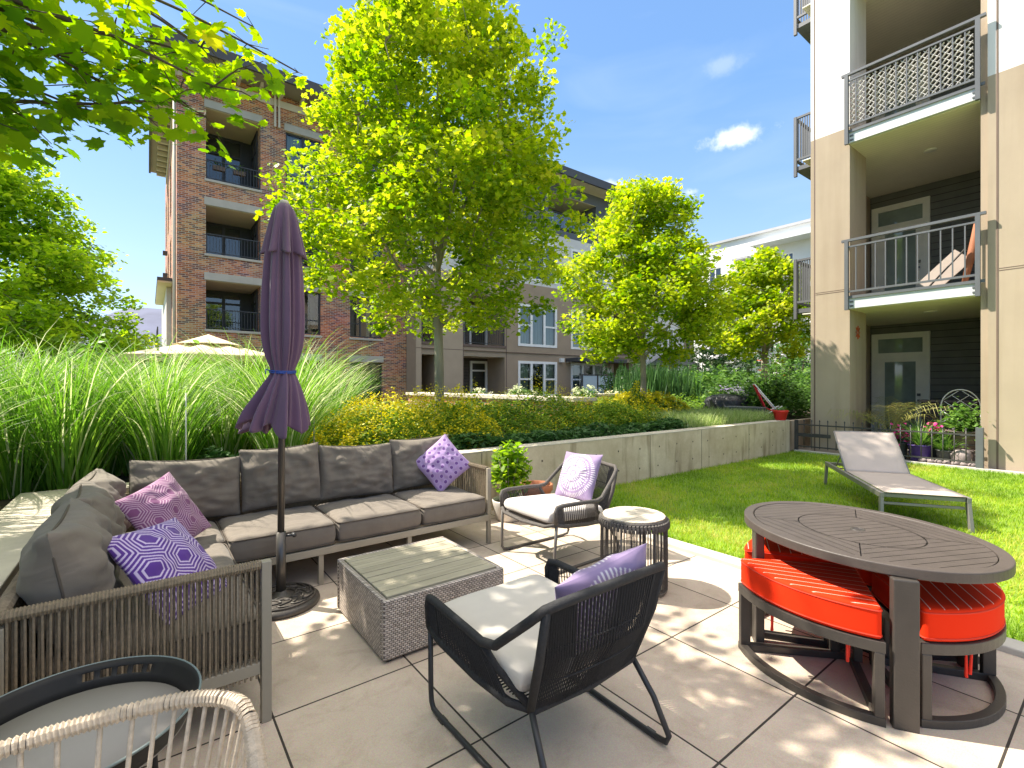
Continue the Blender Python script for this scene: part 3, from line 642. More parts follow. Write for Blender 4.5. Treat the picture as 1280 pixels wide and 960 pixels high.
# ------------------------------------------------------------------ taupe building
def taupe_building():
    Y0 = 22.0
    root = thing('taupe_building', 'taupe and white apartment block with white framed windows beyond the maple trees', 'apartment building', (10.65, Y0, 0))
    F = Fr((-10.65, 0, 0), (1, 0, 0), (0, -1, 0))
    X = lambda px: Xat(px, Y0)
    xe = X(806)
    lo, hi = MB(), MB(); holes = []
    rec = [(X(527), X(545)), (X(579), X(631)), (X(767), X(790))]
    fl = [(.5, 2.95), (3.5, 6.35), (7.45, 10.2)]
    for (a, b) in rec:
        for (c, d) in fl[:2]: holes.append((a, b, c, d, 1.8))
    wins = [(X(647.5), X(696)), (X(713.5), X(755.5))]
    wz = [(.62, 2.75), (3.62, 6.1), (7.55, 10.0)]
    for (a, b) in wins:
        for (c, d) in wz: holes.append((a, b, c, d, .1))
    for (a, b) in rec: holes.append((a, b, 7.45, 10.1, 1.8))
    # top storey recesses (balconies)
    tops = [(X(590), X(640)), (X(684), X(745))]
    for (a, b) in tops: holes.append((a, b, 11.0, 13.2, 2.2))
    h_lo = [h for h in holes if h[3] < 7.3]; h_mid = [h for h in holes if 7.3 < h[3] < 10.7]; h_hi = [h for h in holes if h[3] > 10.7]
    facade(F, lo, 10.65, xe, -.1, 7.3, h_lo); lo.quad((0, 0, -.1), (0, 3, -.1), (0, 3, 14), (0, 0, 14))
    facade(F, hi, 10.65, xe, 7.3, 10.6, h_mid)
    up = MB(); facade(F, up, 10.65, xe, 10.6, 13.85, h_hi)
    lo.build('lower_wall', M['taupe'], root); hi.build('upper_wall', M['white_stucco'], root); up.build('top_storey_wall', M['slate'], root)
    # pilasters slightly proud, expansion joints
    for (a, b) in ((10.66, X(526)), (X(546), X(578))):
        q = MB(); F.box(q, a, b, .0, .06, -.1, 7.3); q.build('pilaster', M['taupe_light'], root)
    j = MB()
    for z in (3.2,): F.box(j, 10.66, xe, .0, .063, z, z+.03)
    F.box(j, X(577.5)+.02, X(577.5)+.06, .0, .064, -.1, 7.3); F.box(j, X(632.5), X(632.5)+.05, .0, .012, -.1, 7.3); F.box(j, X(761), X(761)+.05, 0, .012, -.1, 7.3)
    j.build('panel_joint', M['brown_trim'], root)
    def one(name, mat, *a):
        q = MB(); F.box(q, *a); q.build(name, mat, root)
    for (a, b) in rec:
        for (c, d) in fl:
            one('recess_back_wall', M['siding_dark'], a-.01, b+.01, -1.86, -1.76, c-.1, d+.05); one('recess_ceiling', M['soffit'], a+.01, b-.01, -1.75, -.01, d-.03, d-.01)
    for (a, b) in tops: one('recess_back_wall', M['siding_dark'], a-.01, b+.01, -2.26, -2.16, 10.9, 13.3); one('recess_ceiling', M['soffit'], a+.01, b-.01, -2.15, -.01, 13.17, 13.19)
    for (a, b) in wins:
        for i, (c, d) in enumerate(wz):
            window(root, F, a, b, c, d, -.02, M['white_frame'], cols=3, rows=((.5, (0, 2)),), fw=.15, curtain=((.03, .97),) if i == 1 else ((.03, .3), (.7, .97)), proud=.05)
    for (a, b) in rec[1:2]:
        window(root, F, b-1.25, b-.05, .5, 2.75, -1.7, M['white_frame'], cols=1, rows=(.75,), fw=.14, name='patio_door')
        window(root, F, a+.05, a+.5, .5, 2.75, -1.7, M['white_frame'], cols=1, fw=.14, name='window')
        window(root, F, b-1.3, b-.05, 3.5, 6.0, -1.7, M['white_frame'], cols=1, fw=.14, name='patio_door')
        window(root, F, a+.1, a+1.1, 3.5, 6.0, -1.7, M['white_frame'], cols=1, fw=.14, name='patio_door')
    for (a, b) in rec:
        q = MB(); F.box(q, a-.05, b+.05, -.1, .04, 3.42, 3.55); q.build('balcony_edge', M['brown_trim'], root)
        railing(root, F, a+.05, b-.05, 3.55, 1.1, -.05, M['iron'], gap=.12)
        railing(root, F, a+.05, b-.05, 7.5, 1.1, -.05, M['iron'], gap=.12)
    for (a, b) in tops:
        railing(root, F, a+.05, b-.05, 11.0, 1.05, -.0, M['iron'], gap=.9)
        q = MB(); F.rect(q, a+.08, b-.08, 11.15, 11.95, .0); q.build('railing_glass', M['glass_blue'], root)
        window(root, F, a+.4, a+2.4, 11.0, 13.0, -2.1, M['white_frame'], cols=2, fw=.14, name='patio_door')
    pl = MB(); F.box(pl, tops[1][0]-.3, tops[1][0]-.02, .0, .12, 10.9, 13.3); pl.build('post', M['rail_grey'], root)
    # awning + glass screen by the ground-floor window
    q = MB(); F.box(q, X(707), X(768), .0, 1.1, 2.8, 3.02); q.build('awning', M['fascia'], root)
    q = MB(); F.box(q, X(707), X(724), 1.5, 1.53, .62, 1.9); F.box(q, X(726), X(744), 1.5, 1.53, .62, 1.9); q.build('privacy_screen', M['frost'], root)
    q = MB()
    for u in (X(706), X(725), X(745)): F.box(q, u-.04, u+.04, 1.48, 1.55, .55, 1.98)
    F.box(q, X(706), X(745), 1.48, 1.55, 1.92, 1.99); q.build('screen_post', M['iron'], root)
    for px in (701, 710, 760): 
        q = MB(); F.box(q, X(px)-.15, X(px)+.15, .0, .18, 2.75 if px < 750 else 2.1, 3.0 if px < 750 else 2.4); q.build('wall_lamp', M['lamp_white'], root)
    # roof
    e = MB(); e.box(-.9, xe-10.65+1, -1.2, .02, 13.86, 13.93); e.build('soffit', M['soffit'], root)
    e = MB(); e.box(-.9, xe-10.65+1, -1.32, -1.2, 13.78, 14.2); e.box(-.9, xe-10.65+1.1, -1.32, 9, 14.2, 14.27); e.build('fascia', M['fascia'], root)
    # pale stair bay and brown end wall at the right end
    xb = X(863)
    w_ = MB(); Fb = Fr((-10.65, 0, 0), (1, 0, 0), (0, -1, 0))
    wh = [(X(826), X(841), 3.6, 5.7, .1), (X(826), X(841), 7.4, 9.6, .1)]
    facade(Fb, w_, xe, X(853), -.1, 10.5, wh, n=.15); w_.quad(F.p(xe, .15, -.1), F.p(xe, 0, -.1), F.p(xe, 0, 10.5), F.p(xe, .15, 10.5))
    w_.build('stair_bay_wall', M['white_stucco'], root)
    for h in wh: window(root, Fb, h[0], h[1], h[2], h[3], .10, M['white_frame'], cols=2, fw=.14, curtain=((.05, .95),))
    w_ = MB(); F.box(w_, X(853), xb, -3, .3, -.1, 10.5); w_.build('end_wall', M['taupe'], root)
    w_ = MB(); 
    for (c, d) in ((.6, 3), (4, 6.4), (7.3, 9.7)): F.box(w_, X(853.5), X(857), .3, .34, c, d)
    w_.build('window_strip', M['glass_dark'], root)
    e = MB(); F.box(e, xe-.5, xb+.6, -3, 1.0, 10.5, 10.8); e.build('stair_bay_roof', M['fascia'], root)
    # porch with dark tiled roof
    pr = MB(); a, b = X(806), X(842)
    A = [F.p(a, 2.4, 2.75), F.p(b, 2.4, 2.75), F.p(b, .15, 2.75), F.p(a, .15, 2.75)]; T = [F.p(a+.9, 1.3, 3.7), F.p(b-1.4, 1.3, 3.7)]
    pr.add(A+T, [(0, 1, 5, 4), (1, 2, 5), (2, 3, 4, 5), (3, 0, 4), (3, 2, 1, 0)]); pr.build('porch_roof', M['roof_tile'], root)
    pr = MB(); F.box(pr, a+.1, a+.35, 2.0, 2.25, .3, 2.74); F.box(pr, b-.35, b-.1, 2.0, 2.25, .3, 2.74); pr.build('porch_post', M['taupe'], root)
    return root
M['frost'] = pm('frosted_screen', (.42, .52, .58), .3, .04)
M['glass_dark'] = pm('dark_glass', (.03, .035, .05), .08, .1)
taupe_building()

# ------------------------------------------------------------------ far white building
def white_building():
    Xp = 42.0
    root = thing('white_building', 'white rendered apartment block with flat roof overhangs far behind the right tree', 'apartment building', (Xp, 8, 0))
    F = Fr((0, -8, 0), (0, 1, 0), (-1, 0, 0)); Y = lambda px: Yat(px, Xp)
    m = MB(); Z = lambda py, px: zat(py, Xp, Y(px))
    ya, yb = 3.0, Y(861)
    hs = []
    for (p0, p1) in ((979, 992), (922, 938), (955, 968), (886, 902)):
        for (c, d) in ((.8, 3.0), (4.0, 6.2), (7.2, 9.3), (10.2, 12.2)): hs.append((Y(p1), Y(p0), c, d, .15))
    facade(F, m, ya, yb, -.1, 14.3, hs); m.build('wall', M['white_far'], root)
    for h in hs: window(root, F, h[0], h[1], h[2], h[3], -.05, M['white_frame'], cols=2, fw=.09, glass='glass', room=.5)
    q = MB(); F.box(q, ya, yb+.2, -6, .25, 14.3, 14.5); q.build('roof_edge', M['grey_far'], root)
    q = MB(); F.box(q, Y(1009)-6, Y(948), .0, 1.6, 13.0, 13.35); q.build('roof_overhang', M['slab_edge'], root)
    q = MB(); F.box(q, Y(940), Y(920), .0, .8, 12.3, 12.5); q.build('window_hood', M['grey_far'], root)
    for (p0, p1) in ((945, 925), (1003, 972), (903, 880)):
        for z in (3.5, 6.7, 9.8):
            q = MB(); F.box(q, Y(p0), Y(p1), .0, 1.5, z, z+.25); q.build('balcony_slab', M['grey_far'], root)
            railing(root, F, Y(p0)+.05, Y(p1)-.05, z+.25, 1.0, 1.4, M['rail_grey'], gap=.3, t=.04)
    q = MB(); F.box(q, Y(960), Y(895), .0, .25, 3.3, 6.3); F.box(q, ya, Y(1002), 0, .25, 0, 6.3); q.build('grey_panel', M['grey_far'], root)
    return root
white_building()

# ------------------------------------------------------------------ beige building on the right
def beige_building():
    X0 = 10.8
    root = thing('beige_building', 'beige stucco apartment building with stacked balconies beyond the lawn', 'apartment building', (X0, 1.5, 0))
    F = Fr((0, -1.5, 0), (0, 1, 0), (-1, 0, 0))      # u = world Y, n = -X
    lp = (3.44, 4.13); rw = 1.53
    ys = -9.0; top = 12.6; zc = 6.36
    back = X0-14.35
    # right wall (solid, two colours)
    for (z0, z1, mt, nm) in ((0, zc, 'beige', 'lower_wall'), (zc, top, 'white_wall', 'upper_wall')):
        m = MB(); F.box(m, ys, rw, -3.5, 0, z0, z1); m.build(nm, M[mt], root)
        m = MB(); F.box(m, lp[0], lp[1]-.09, -.9, 0, z0, z1); F.box(m, lp[1]-.06, lp[1], -.9, -.01, z0, z1); m.build('pillar', M[mt], root)
    m = MB()
    F.box(m, lp[1]-.088, lp[1]-.062, -.88, -.006, 0, top); m.build('vertical_trim', M['brown_trim'], root)
    m = MB(); F.box(m, rw-.125, rw-.10, -.02, .004, 0, top); m.build('vertical_trim', M['brown_trim'], root)
    m = MB(); F.box(m, rw-.002, rw+.09, -3.4, -.06, 0, top); m.build('corner_board', M['beige'], root)
    j = MB()
    for z in (3.2,):
        F.box(j, lp[0]+.0, lp[1]-.095, 0, .003, z, z+.012); F.box(j, lp[0]+.0, lp[1]-.095, 0, .003, z+.035, z+.045)
        F.box(j, ys, rw-.13, 0, .003, z, z+.012); F.box(j, ys, rw-.13, 0, .003, z+.035, z+.045)
    j.build('panel_joint', M['brown_trim'], root)
    # recess shell: back wall + far side wall
    m = MB(); facade(F, m, rw, 4.6, 0, top, [], n=back); m.build('recess_back_wall', M['siding'], root)
    m = MB(); F.box(m, 4.3, 4.4, back+.0, -.9, 0, top); m.build('recess_side_wall', M['siding'], root)
    for k, z in enumerate((0, 3.1, 6.28, 9.45)):
        if k:
            m = MB(); F.box(m, rw+.1, lp[0]-.002, back+.01, .03, z-.07, z-.012); m.build('balcony_floor', M['soffit_grey'], root)
            m = MB(); F.box(m, rw+.1, lp[0]+.02, -.02, .06, z-.25, z-.03); m.build('balcony_fascia', M['slab_edge'], root)
            m = MB(); F.box(m, rw+.095, 4.29, back+.012, -.021, z-.26, z-.24); m.build('balcony_ceiling', M['soffit_board'], root)
            m = MB(); m.lathe([(.0, z-.285), (.09, z-.285), (.105, z-.275), (.105, z-.262)], 24, 1.5, 2.55-1.5+.0); m.build('ceiling_light', M['lamp_white'], root)
            # railing
            h = 1.07; r = MB(); n = .10
            F.box(r, rw+.0, lp[0]+.10, n-.03, n+.03, z+h-.045, z+h); F.box(r, rw+.12, lp[0]+.02, n-.015, n+.015, z+h-.16, z+h-.13)
            F.box(r, rw+.12, lp[0]+.02, n-.015, n+.015, z+.05, z+.085)
            for u in (rw+.10, lp[0]+.02): F.box(r, u-.03, u+.03, n-.031, n+.031, z-.28, z+h-.046)
            F.box(r, rw+.02, lp[0]+.06, .062, .085, z-.06, z-.01)
            K = 12
            for i in range(1, K):
                u = rw+.10+(lp[0]-rw-.08)*i/K; F.box(r, u-.009, u+.009, n-.009, n+.009, z+.085, z+h-.16)
            for u in (rw+.14, lp[0]-.05):
                F.box(r, u-.03, u+.03, .06, n-.03, z-.22, z-.19); F.box(r, u-.03, u+.03, .06, n-.03, z-.14, z-.11)
            r.build('railing', M['rail_grey'], root)
        if k >= 2:
            r = MB(); a, b = rw+.16, lp[0]-.04; z0, z1 = z+.10, z+.90
            nn = .065
            s = .105
            x = a-(z1-z0)
            while x < b:
                for sg in (1, -1):
                    p0u, p1u = x, x+(z1-z0); q0, q1 = (z0, z1) if sg == 1 else (z1, z0)
                    ta = max(0, (a-p0u)/(p1u-p0u)); tb = min(1, (b-p0u)/(p1u-p0u))
                    if tb > ta:
                        A = F.p(p0u+(p1u-p0u)*ta, nn-(.008 if sg > 0 else 0), q0+(q1-q0)*ta); B = F.p(p0u+(p1u-p0u)*tb, nn-(.008 if sg > 0 else 0), q0+(q1-q0)*tb)
                        r.bar(A, B, .006, .042, up=(0, .7, .7*sg))
                x += s
            r.build('lattice', M['lattice'], root)
        # door with transom on the back wall
        dn = back+.06
        d0, d1 = 2.975, 4.09
        fr = MB(); 
        F.box(fr, d0, d0+.13, back, dn, z, z+2.62); F.box(fr, d1-.13, d1, back, dn, z, z+2.62); F.box(fr, d0+.13, d1-.13, back, dn, z+2.49, z+2.62); F.box(fr, d0+.13, d1-.13, back, dn-.01, z+2.05, z+2.15)
        fo = fr.build('door', M['cream_frame'], root)
        lf = MB(); u0, u1 = d0+.13, d1-.13; F.box(lf, u0, u0+.13, back, dn-.02, z, z+2.05); F.box(lf, u1-.13, u1, back, dn-.02, z, z+2.05); F.box(lf, u0+.13, u1-.13, back, dn-.02, z, z+.25); F.box(lf, u0+.13, u1-.13, back, dn-.02, z+1.93, z+2.05)
        lf.build('door_leaf', M['cream_frame'], fo)
        gp = MB(); F.box(gp, u0+.13, u1-.13, back+.005, back+.02, z+.25, z+1.93); F.box(gp, u0, u1, back+.005, back+.02, z+2.15, z+2.49); gp.build('pane', M['glass_mirror'], fo)
        hd = MB(); F.box(hd, u0+.05, u0+.09, dn-.02, dn+.03, z+1.0, z+1.04); F.box(hd, u0+.04, u0+.10, dn-.02, dn+.02, z+1.12, z+1.18); hd.build('door_handle', M['rail_grey'], fo)
        m = MB(); F.box(m, 4.16, 4.20, back, back+.06, z, z+2.5); m.build('corner_board', M['cream_frame'], root)
        wl = MB(); F.box(wl, rw+.092, rw+.2, -2.0, -1.8, z+2.2, z+2.45); wl.build('wall_lamp', M['rail_grey'], root)
    # side balconies poking out beyond the pillar
    for z in (3.1, 6.28, 9.45):
        m = MB(); F.box(m, 4.15, 4.72, -2.4, -.75, z-.12, z-.03); m.build('side_balcony_slab', M['rail_grey'], root)
        r = MB()
        q = F.p
        for a, b in (((4.72, -.75), (4.72, -2.4)), ((4.15, -.75), (4.72, -.75))):
            for hz in (1.05, .12): r.bar(q(a[0], a[1], z+hz), q(b[0], b[1], z+hz), .045)
            K = 12
            for i in range(K+1):
                t = i/K; r.bar(q(a[0]+(b[0]-a[0])*t, a[1]+(b[1]-a[1])*t, z+.12), q(a[0]+(b[0]-a[0])*t, a[1]+(b[1]-a[1])*t, z+1.05), .02)
        for u, n in ((4.72, -.75), (4.72, -2.4), (4.15, -.75)): r.bar(q(u, n, z-.25), q(u, n, z+1.08), .06)
        r.build('side_railing', M['rail_grey'], root)
    m = MB(); F.box(m, 4.13, 4.18, -9, -2.3, 0, top); F.box(m, ys, 4.18, -9, -8.9, 0, top); m.build('side_wall', M['beige'], root)
    m = MB(); F.box(m, ys, 4.6, -9.2, .9, top, top+.25); m.build('roof', M['fascia'], root)
    return root
M['glass_mirror'] = pm('door_glass', (.26, .32, .29), .04, .25, 1.2, spec=1.0)
beige_building()
def bal_items():
    # odds and ends standing on the middle balcony
    z = 3.1
    t = thing('stacked_chair', 'folded beige chair leaning against the rail at the right end of the middle balcony', 'folding chair', (11.3, 2.05, z))
    m = MB(); m.bar((0, .35, .05), (0, -.15, .55), .03, .32); m.build('seat', M['sling'], t)
    m = MB(); m.tube([(-.2, .3, 0), (-.2, -.2, .6), (.2, -.2, .6), (.2, .3, 0)], .015, 6); m.build('frame', M['iron'], t)
    t = thing('bundled_parasol', 'rust coloured rolled parasols leaning in the corner of the middle balcony', 'parasol', (11.05, 1.80, z))
    m = MB(); m.tube([(0, .05, 0), (.02, -.04, .5), (.04, -.08, 1.0)], [.04, .06, .02], 8); m.build('canopy', M['rust2'], t)
    m = MB(); m.tube([(.0, .05, 0), (.05, -.1, 1.15)], .012, 6); m.build('pole', M['pale_wood'], t)
M['rust2'] = pm('rust_cloth', (.32, .12, .06), .8, .2)
bal_items()
m = MB(); m.lathe([(.05, 0), (.065, .008), (.05, .016)], 20); 
orn = m.build('wall_ornament', M['rust'], tf=Matrix.Rotation(R_(90), 4, 'X')); 
for i in range(8):
    k = MB(); a = i*math.pi/4; k.bar((.06*math.cos(a), -.008, .06*math.sin(a)), (.13*math.cos(a), -.008, .13*math.sin(a)), .02, .006); k.build('ray', M['rust'], orn)
orn.location = (11.2, 3.435, 2.42); tag(orn, 'rust red sun ornament hanging on the inner side of the beige pillar', 'wall ornament')

# ------------------------------------------------------------------ hill
def hill():
    g = MB(); n = 90; D = 2600
    prof = []
    for i in range(n+1):
        px = 40+i*(1900-40)/n
        a = (px-190)/190.0
        hh = 62*math.exp(-(a*.9)**2)+30+10*mnoise.noise(Vector((px*.012, 0, 0)))+5*mnoise.noise(Vector((px*.05, 0, 0)))
        # ridge height in pixels above the horizon
        prof.append((px, hh))
    vs = []
    for (px, hh) in prof:
        r = (px-640)/600; dx = .6046+.7965*r; dy = .7965-.6046*r
        for k, (dd, fz) in enumerate(((1500, 0), (1750, .35), (2050, .7), (2400, .92), (2700, 1), (3300, .85))):
            w_ = 1+.10*mnoise.noise(Vector((px*.03, k*1.3, 2)))
            vs.append((dx*dd, dy*dd, (hh*2700/600*fz)*w_ if k else -2))
    fs = [(i*6+k, (i+1)*6+k, (i+1)*6+k+1, i*6+k+1) for i in range(n) for k in range(5)]
    g.add(vs, fs, True); struct('hill', g, M['hill'])
hill()
# ------------------------------------------------------------------ vegetation
def crown_tree(name, label, base, trunk_top, tr, prof, ncl, per, csz, lsz, tmpl, lmat, bark, seed, limbs=9, group=None, cat='tree', lean=(0, 0), flat=.35, tshift=0, bias=.5):
    """prof: list of (z, radius) above the base, giving the outline of the crown"""
    rg = np.random.RandomState(seed); np.random.seed(seed); rr = random.Random(seed)
    root = thing(name, label, cat, base, 0, group)
    zs = np.array([p[0] for p in prof]); rs = np.array([p[1] for p in prof])
    # lumpy outline
    ph = rg.rand(4)*6.28
    C = []
    w = rs**1.6; 
    while len(C) < ncl:
        z = rg.uniform(zs[0], zs[-1]); R = np.interp(z, zs, rs)
        if rg.rand() > (R/rs.max())**1.3+.05: continue
        a = rg.rand()*6.283; k = 1+.12*math.sin(3*a+ph[0]+z*1.3)+.10*math.sin(5*a+ph[1]-z*2.1)
        q = R*k*(rg.rand()**bias)
        if z < zs[0]+1.3 and q < R*.55: continue
        C.append((q*math.cos(a)+lean[0]*z, q*math.sin(a)+lean[1]*z, z))
    C = np.array(C)
    tr_ = MB(); n = 7
    top = zs[-1]*.86
    path = [Vector((0, 0, -.1))]+[Vector((lean[0]*trunk_top*t+.02*math.sin(t*5), lean[1]*trunk_top*t+.02*math.cos(t*4), trunk_top*t)) for t in (.3, .6, 1)]
    tr_.tube(path, [tr*1.25, tr*1.02, tr*.95, tr*.9], 12)
    f = path[-1]
    lead = [f]+[Vector((lean[0]*z+.05*rr.uniform(-1, 1), lean[1]*z+.05*rr.uniform(-1, 1), z)) for z in np.linspace(trunk_top, top, 6)[1:]]
    tr_.tube(lead, [tr*.75, tr*.6, tr*.48, tr*.34, tr*.2, tr*.1], 8)
    nodes = [(Vector(p), r) for p, r in zip(lead, [tr*.6, tr*.5, tr*.4, tr*.3, tr*.2, tr*.1])]
    for i in range(limbs):
        a = i*2.399+rr.random()*.5; z0 = trunk_top*(.88+.0*i)+ (i/limbs)*(top-trunk_top)*.45
        st = Vector((lean[0]*z0, lean[1]*z0, z0)); ez = min(zs[-1]*.9, z0+(.45+.4*rr.random())*(zs[-1]-zs[0])*.75); R = np.interp(ez, zs, rs)*.75
        en = Vector((R*math.cos(a)+lean[0]*ez, R*math.sin(a)+lean[1]*ez, ez))
        pts = []
        for t in np.linspace(0, 1, 6):
            p = st.lerp(en, t); p.x = st.x+(en.x-st.x)*(t**.8); p.y = st.y+(en.y-st.y)*(t**.8); p.z += -.12*math.sin(t*3.14)*(ez-z0)*.5
            p += Vector((rr.uniform(-1, 1), rr.uniform(-1, 1), rr.uniform(-1, 1)))*.03; pts.append(p)
        r0 = tr*.42; rad = [r0*(1-.82*t) for t in np.linspace(0, 1, 6)]
        tr_.tube(pts, rad, 6); nodes += [(p, r) for p, r in zip(pts[1:], rad[1:])]
    NP = np.array([list(p) for p, r in nodes])
    for c in C[::2]:
        k = int(np.argmin(((NP-c)**2).sum(1)+.3*np.maximum(0, NP[:, 2]-c[2])**2)); p, r = nodes[k]; mid = (p+Vector(c))/2+Vector((0, 0, -.05))
        tr_.tube([p, mid, Vector(c)], [max(.006, r*.4), .006, .003], 4, caps=False)
    tr_.build('trunk', bark, root)
    cc = np.repeat(C, per, 0); off = rg.normal(size=(len(cc), 3)); off /= np.linalg.norm(off, axis=1)[:, None]; off *= (rg.rand(len(cc))**.45)[:, None]
    cl = csz*rg.uniform(.6, 1.25, ncl); off *= np.repeat(cl, per)[:, None]*np.array([1, 1, .62]); P_ = cc+off
    tint = np.clip(np.repeat(rg.uniform(.28, .72, ncl), per)+.16*rg.randn(len(P_))+tshift, 0, 1)
    leaves('crown', P_, lsz, tmpl, lmat, tint, root, flat=flat)
    return root
crown_tree('maple_tree', 'large bright green maple rising behind the concrete planter wall in the middle', (3.67, 6.76, .6), 1.85, .075,
           [(1.65, .9), (2.0, 1.6), (2.8, 2.0), (3.6, 2.05), (4.6, 1.9), (5.6, 1.72), (6.3, 1.45), (6.9, .9)], 430, 135, .38, .076, STAR, LM['maple'], M['bark'], 11, limbs=13, tshift=.06)
crown_tree('maple_tree', 'medium bright green maple between the large maple and the white building', (8.65, 6.65, .6), 1.45, .065,
           [(1.25, .8), (1.6, 1.4), (2.3, 1.72), (3.1, 1.68), (3.9, 1.45), (4.5, 1.12), (5.05, .5)], 300, 110, .36, .085, STAR, LM['maple'], M['bark'], 23, limbs=11, tshift=.05)
crown_tree('maple_tree', 'small bright green maple next to the beige building, in front of the white building', (17.3, 8.1, .6), 1.9, .11,
           [(1.7, .8), (2.2, 1.6), (3.1, 1.85), (4.0, 1.6), (4.8, 1.1), (5.4, .4)], 210, 85, .42, .12, STAR, LM['maple'], M['bark'], 35, limbs=9, tshift=.05)
crown_tree('broadleaf_tree', 'dense fresh green tree at the left edge behind the tall grass', (-3.0, 14.6, .2), 1.2, .13,
           [(.4, 2.3), (1.5, 3.1), (2.6, 3.05), (3.8, 2.6), (4.8, 1.9), (5.8, 1.2), (6.8, .4)], 680, 95, .42, .12, OVAL, LM['hornbeam'], M['bark_dark'], 47, limbs=12, tshift=.05)
crown_tree('broadleaf_tree', 'small round green tree far off between the hill and the brick building', (-1.5, 46, 0), 1.5, .2,
           [(1.2, 1.4), (2.5, 2.3), (4, 1.8), (5, .6)], 90, 50, .6, .22, OVAL, LM['mid'], M['bark_dark'], 5, limbs=5)
def overhead():
    root = crown_tree('maple_tree', 'overhanging maple with big leaves whose branches reach in at the upper left corner', (-2.75, 4.25, .55), 1.75, .10,
        [(1.8, .01), (1.9, .01)], 1, 1, .01, .01, MAPLE, LM['maple_near'], M['bark_dark'], 61, limbs=1)
    for c in list(root.children): bpy.data.objects.remove(c)
    rg = np.random.RandomState(9); np.random.seed(9); rr = random.Random(9)
    O = np.array(root.location); cen = np.array([-2.2, 3.9, 4.65])-O; rad = np.array([2.4, 2.4, 2.05])
    t = MB(); t.tube([(0, 0, -.1), (.02, .02, 1), (.06, 0, 2.0), (.3, .05, 3.3), (.6, .1, 4.6), (.7, .1, 5.6)], [.11, .095, .085, .06, .035, .012], 12)
    P_ = []; T = []
    branches = 42
    for i in range(branches):
        a = i*2.399; zf = rr.uniform(-.95, .75); q = math.sqrt(max(.05, 1-zf*zf))
        en = cen+rad*np.array([q*math.cos(a), q*math.sin(a), zf])*rr.uniform(.86, 1.0)
        if i >= 30:      # limbs reaching out over the planter and the corner of the sofa
            ex = rr.uniform(-1.1, .5); ey = rr.uniform(3.3, 4.9); dd = dep(ex, ey); f_ = max(0, (ex/ey+.10)/.17); en = np.array([ex, ey, H+dd*rr.uniform(.365+.18*min(1.3, f_), .80)])-O
        z0 = 1.7+2.6*rr.random()*(.5+.5*(zf+1)/2); st = np.array([.06+.1*max(0, z0-2), .02, z0])
        pts = []
        for s in np.linspace(0, 1, 8):
            p = st*(1-s)+en*s; p[2] += .35*math.sin(s*3.14)*(.6 if zf < 0 else .1); p += rg.normal(size=3)*.04; pts.append(Vector(p))
        t.tube(pts, [.026*(1-.9*s)+.003 for s in np.linspace(0, 1, 8)], 6)
        cl = rr.uniform(.3, .65)
        for k in range(2, 8):
            for j in range(4):
                d = rg.normal(size=3); d /= np.linalg.norm(d); d[2] *= .35; tip = pts[k]+Vector(d)*rr.uniform(.25, .6)
                t.tube([pts[k], (pts[k]+tip)/2+Vector((0, 0, .03)), tip], [.006, .004, .0025], 4, caps=False)
                for s in (.35, .6, .85, 1.0):
                    b = pts[k].lerp(tip, s)
                    for _ in range(2): P_.append(list(b+Vector(rg.normal(size=3)*.075)+Vector((0, 0, -.05)))); T.append(cl)
    # one long bare-ish twig reaching right across the top of the brick building
    for (tipx, tipy, tipz) in ((1.02, 4.35, 4.05), (.72, 4.6, 4.45), (.35, 4.0, 4.35)):
        en = np.array([tipx, tipy, tipz])-O; st = np.array([.7, .1, 3.2]); pts = []
        for s in np.linspace(0, 1, 9):
            p = st*(1-s)+en*s; p[2] += .30*math.sin(s*3.14); pts.append(Vector(p))
        t.tube(pts, [.018*(1-.85*s)+.003 for s in np.linspace(0, 1, 9)], 6)
        for k in range(3, 9):
            for j in range(3):
                d = rg.normal(size=3); d /= np.linalg.norm(d); d[2] = -abs(d[2])*.3; tip = pts[k]+Vector(d)*rr.uniform(.12, .3)
                t.tube([pts[k], tip], [.004, .0025], 4, caps=False)
                for s in (.5, 1.0): P_.append(list(pts[k].lerp(tip, s)+Vector((0, 0, -.05))+Vector(rg.normal(size=3)*.04))); T.append(.6)
    P_ = np.array(P_); T = np.array(T)
    t.build('trunk', M['bark_dark'], root)
    tint = np.clip(T+.16*rg.randn(len(T)), 0, 1)
    leaves('crown', P_, .108, MAPLE, LM['maple_near'], tint, root, flat=.45, cup=.12)
    print('overhead leaves', len(P_))
overhead()

